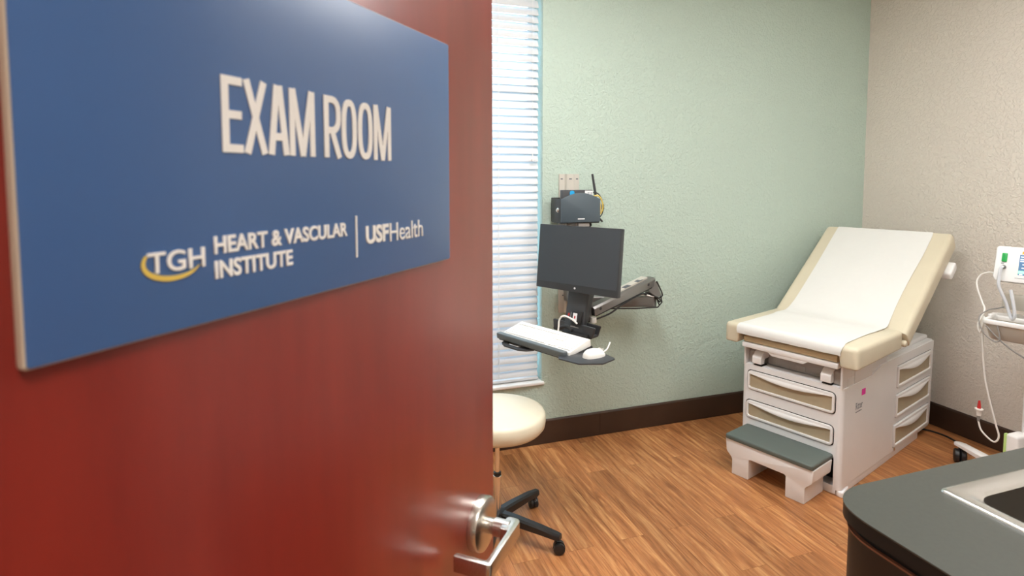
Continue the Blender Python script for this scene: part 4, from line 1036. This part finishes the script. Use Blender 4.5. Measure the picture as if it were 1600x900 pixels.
# black cord on the floor between table and wall
b = B(); tube(b, [(3.42, 2.62, 0.006), (3.56, 2.60, 0.006), (3.66, 2.55, 0.006), (3.69, 2.45, 0.006), (3.67, 2.36, 0.006), (3.60, 2.10, 0.006), (3.62, 1.80, 0.006)], 0.0055, 8, 6)
tag(obj('power_cord', b, 'black'), 'black power cord lying on the floor between exam table and stand', 'cord')

# ---------------------------------------------------------------- counter, cabinet, sink
CT = 0.865
cxl, cyf = 1.106, 1.005
sx0, sx1, sy0, sy1 = 1.385, 1.985, 0.400, 0.925      # sink rim
b = B()
outl = rpoly([(cxl, YF1 + 0.004), (XR - 0.012, YF1 + 0.004), (XR - 0.012, cyf), (cxl, cyf)], [0, 0, 0, 0.135], 14)
hole = rrect(sx0 + 0.02, sx1 - 0.02, sy0 + 0.02, sy1 - 0.02, 0.05)
curve_plate(b, [outl, hole], CT - 0.004, CT, 0.0, I4)
ctop = tag(obj('countertop', b, 'counter', smooth=False), 'grey green laminate countertop with rounded corner in the lower right', 'countertop')
b = B()
curve_plate(b, [rpoly([(cxl + 0.0005, YF1 + 0.004), (XR - 0.012, YF1 + 0.004), (XR - 0.012, cyf - 0.0005), (cxl + 0.0005, cyf - 0.0005)], [0, 0, 0, 0.135], 14), hole], CT - 0.034, CT - 0.004, 0.0, I4)
obj('edge_band', b, 'counter_edge', ctop, ang=50, label='black edge band')
bc = thing('base_cabinet', 'dark espresso base cabinet with rounded corner under the grey countertop', 'cabinet', (2.4, 0.6, 0))
CO = T(-2.4, -0.6, 0)
b = B()
body = rpoly([(cxl + 0.006, YF1 + 0.004), (XR - 0.014, YF1 + 0.004), (XR - 0.014, cyf - 0.014), (cxl + 0.006, cyf - 0.014)], [0, 0, 0, 0.13], 14)
inner_ = rrect(sx0 - 0.03, sx1 + 0.03, sy0 - 0.03, sy1 + 0.01, 0.02)
curve_plate(b, [body, inner_], 0.10, CT - 0.052, 0.0, CO)
prism(b, rpoly([(cxl + 0.05, YF1 + 0.02), (XR - 0.03, YF1 + 0.02), (XR - 0.03, cyf - 0.09), (cxl + 0.05, cyf - 0.09)], [0, 0, 0, 0.09], 8), 0.001, 0.101, 0, mat=CO)
obj('carcass', b, 'espresso', bc, ang=50)
b = B(); curve_plate(b, [rpoly([(cxl + 0.0035, YF1 + 0.004), (XR - 0.014, YF1 + 0.004), (XR - 0.014, cyf - 0.0115), (cxl + 0.0035, cyf - 0.0115)], [0, 0, 0, 0.132], 14), inner_], CT - 0.0545, CT - 0.0505, 0, CO); obj('top_edge_band', b, 'edge_wood', bc, ang=50, label='brown wood edge band')
b = B(); curve_plate(b, [rpoly([(cxl + 0.012, YF1 + 0.006), (XR - 0.016, YF1 + 0.006), (XR - 0.016, cyf - 0.02), (cxl + 0.012, cyf - 0.02)], [0, 0, 0, 0.125], 14), inner_], CT - 0.0505, CT - 0.034, 0, CO); obj('shadow_rail', b, 'counter_edge', bc, ang=50)
b = B()
for x0, x1 in ((1.30, 1.88), (1.90, 2.48), (2.50, 3.08), (3.10, 3.70)):
    box(b, x0, x1, cyf - 0.014, cyf - 0.001, 0.125, CT - 0.075, 0.003, mat=CO)
    d_ = obj('door', b, 'espresso', bc); b = B()
    tube(b, [(x1 - 0.06, cyf, 0.62), (x1 - 0.06, cyf + 0.025, 0.62), (x1 - 0.06, cyf + 0.025, 0.74), (x1 - 0.06, cyf, 0.74)], 0.005, 8, 1, CO); obj('handle', b, 'nickel', d_); b = B()
b.free()
sk = thing('sink', 'stainless steel drop-in sink with raised rim set in the grey countertop', 'sink', (1.685, 0.66, CT))
SO = T(-1.685, -0.66, -CT)
b = B()
t = bmesh.new(); lv = []
for (ins, z, r_) in ((0.0, 0.0005, 0.012), (0.002, 0.005, 0.012), (0.010, 0.0065, 0.014), (0.030, 0.0045, 0.03), (0.040, 0.001, 0.05), (0.047, -0.006, 0.055), ):
    lv.append([t.verts.new((p[0], p[1], CT + z)) for p in rrect(sx0 + ins, sx1 - ins, sy0 + ins, sy1 - ins, r_, 8)])
for a_, c_ in zip(lv, lv[1:]):
    for j in range(len(a_)): t.faces.new((a_[j], a_[(j + 1) % len(a_)], c_[(j + 1) % len(a_)], c_[j]))
    if c_ is lv[5]:
        bmesh.ops.recalc_face_normals(t, faces=t.faces[:]); join(b, t, SO); obj('rim', b, 'steel', sk, ang=60)
        t = bmesh.new(); b = B()
        lv[5] = [t.verts.new((p[0], p[1], CT - 0.006)) for p in rrect(sx0 + 0.047, sx1 - 0.047, sy0 + 0.047, sy1 - 0.047, 0.055, 8)]
        lv += [None, None]
        lv[6] = [t.verts.new((p[0], p[1], CT - 0.150)) for p in rrect(sx0 + 0.055, sx1 - 0.055, sy0 + 0.055, sy1 - 0.055, 0.06, 8)]
        lv[7] = [t.verts.new((p[0], p[1], CT - 0.172)) for p in rrect(sx0 + 0.075, sx1 - 0.075, sy0 + 0.075, sy1 - 0.075, 0.06, 8)]
        for a2, c2 in ((lv[5], lv[6]), (lv[6], lv[7])):
            for j in range(len(a2)): t.faces.new((a2[j], a2[(j + 1) % len(a2)], c2[(j + 1) % len(a2)], c2[j]))
        break
t.faces.new(lv[7]); bmesh.ops.recalc_face_normals(t, faces=t.faces[:]); bmesh.ops.reverse_faces(t, faces=t.faces[:])
join(b, t, SO); obj('bowl', b, 'steel_bowl_dark', sk, ang=60)
b = B(); lathe(b, [(0.045, 0.0), (0.045, 0.004), (0.032, 0.003), (0.03, -0.002), (0, -0.002)], 28, SO @ T(1.685, 0.66, CT - 0.1715)); obj('drain', b, 'steel', sk)

# ---------------------------------------------------------------- ceiling lights
def troffer(x, y, lx_, ly_, mat, label):
    tr_ = thing('ceiling_light', label, 'ceiling light', (x, y, ZC), 0, 'ceiling lights')
    p = B(); curve_plate(p, [rrect(-lx_, lx_, -ly_, ly_, 0.003, 1), rrect(-lx_ + 0.03, lx_ - 0.03, -ly_ + 0.03, ly_ - 0.03, 0.003, 1)], -0.022, -0.001, 0); obj('frame', p, 'white_trim', tr_, smooth=False)
    p = B(); box(p, -lx_ + 0.03, lx_ - 0.03, -ly_ + 0.03, ly_ - 0.03, -0.012, -0.004); obj('diffuser', p, mat, tr_, smooth=False)
troffer(0.85, 1.65, 0.30, 0.61, 'lamp', 'recessed rectangular ceiling light nearest the window wall')
troffer(2.50, 1.00, 0.30, 0.61, 'fill_lamp', 'added rectangular fill light on the ceiling over the sink counter')  # unseen fill light, added to brighten the right side of the room
troffer(0.3, -0.75, 0.30, 0.61, 'hall_lamp', 'recessed rectangular ceiling light in the corridor outside the door')
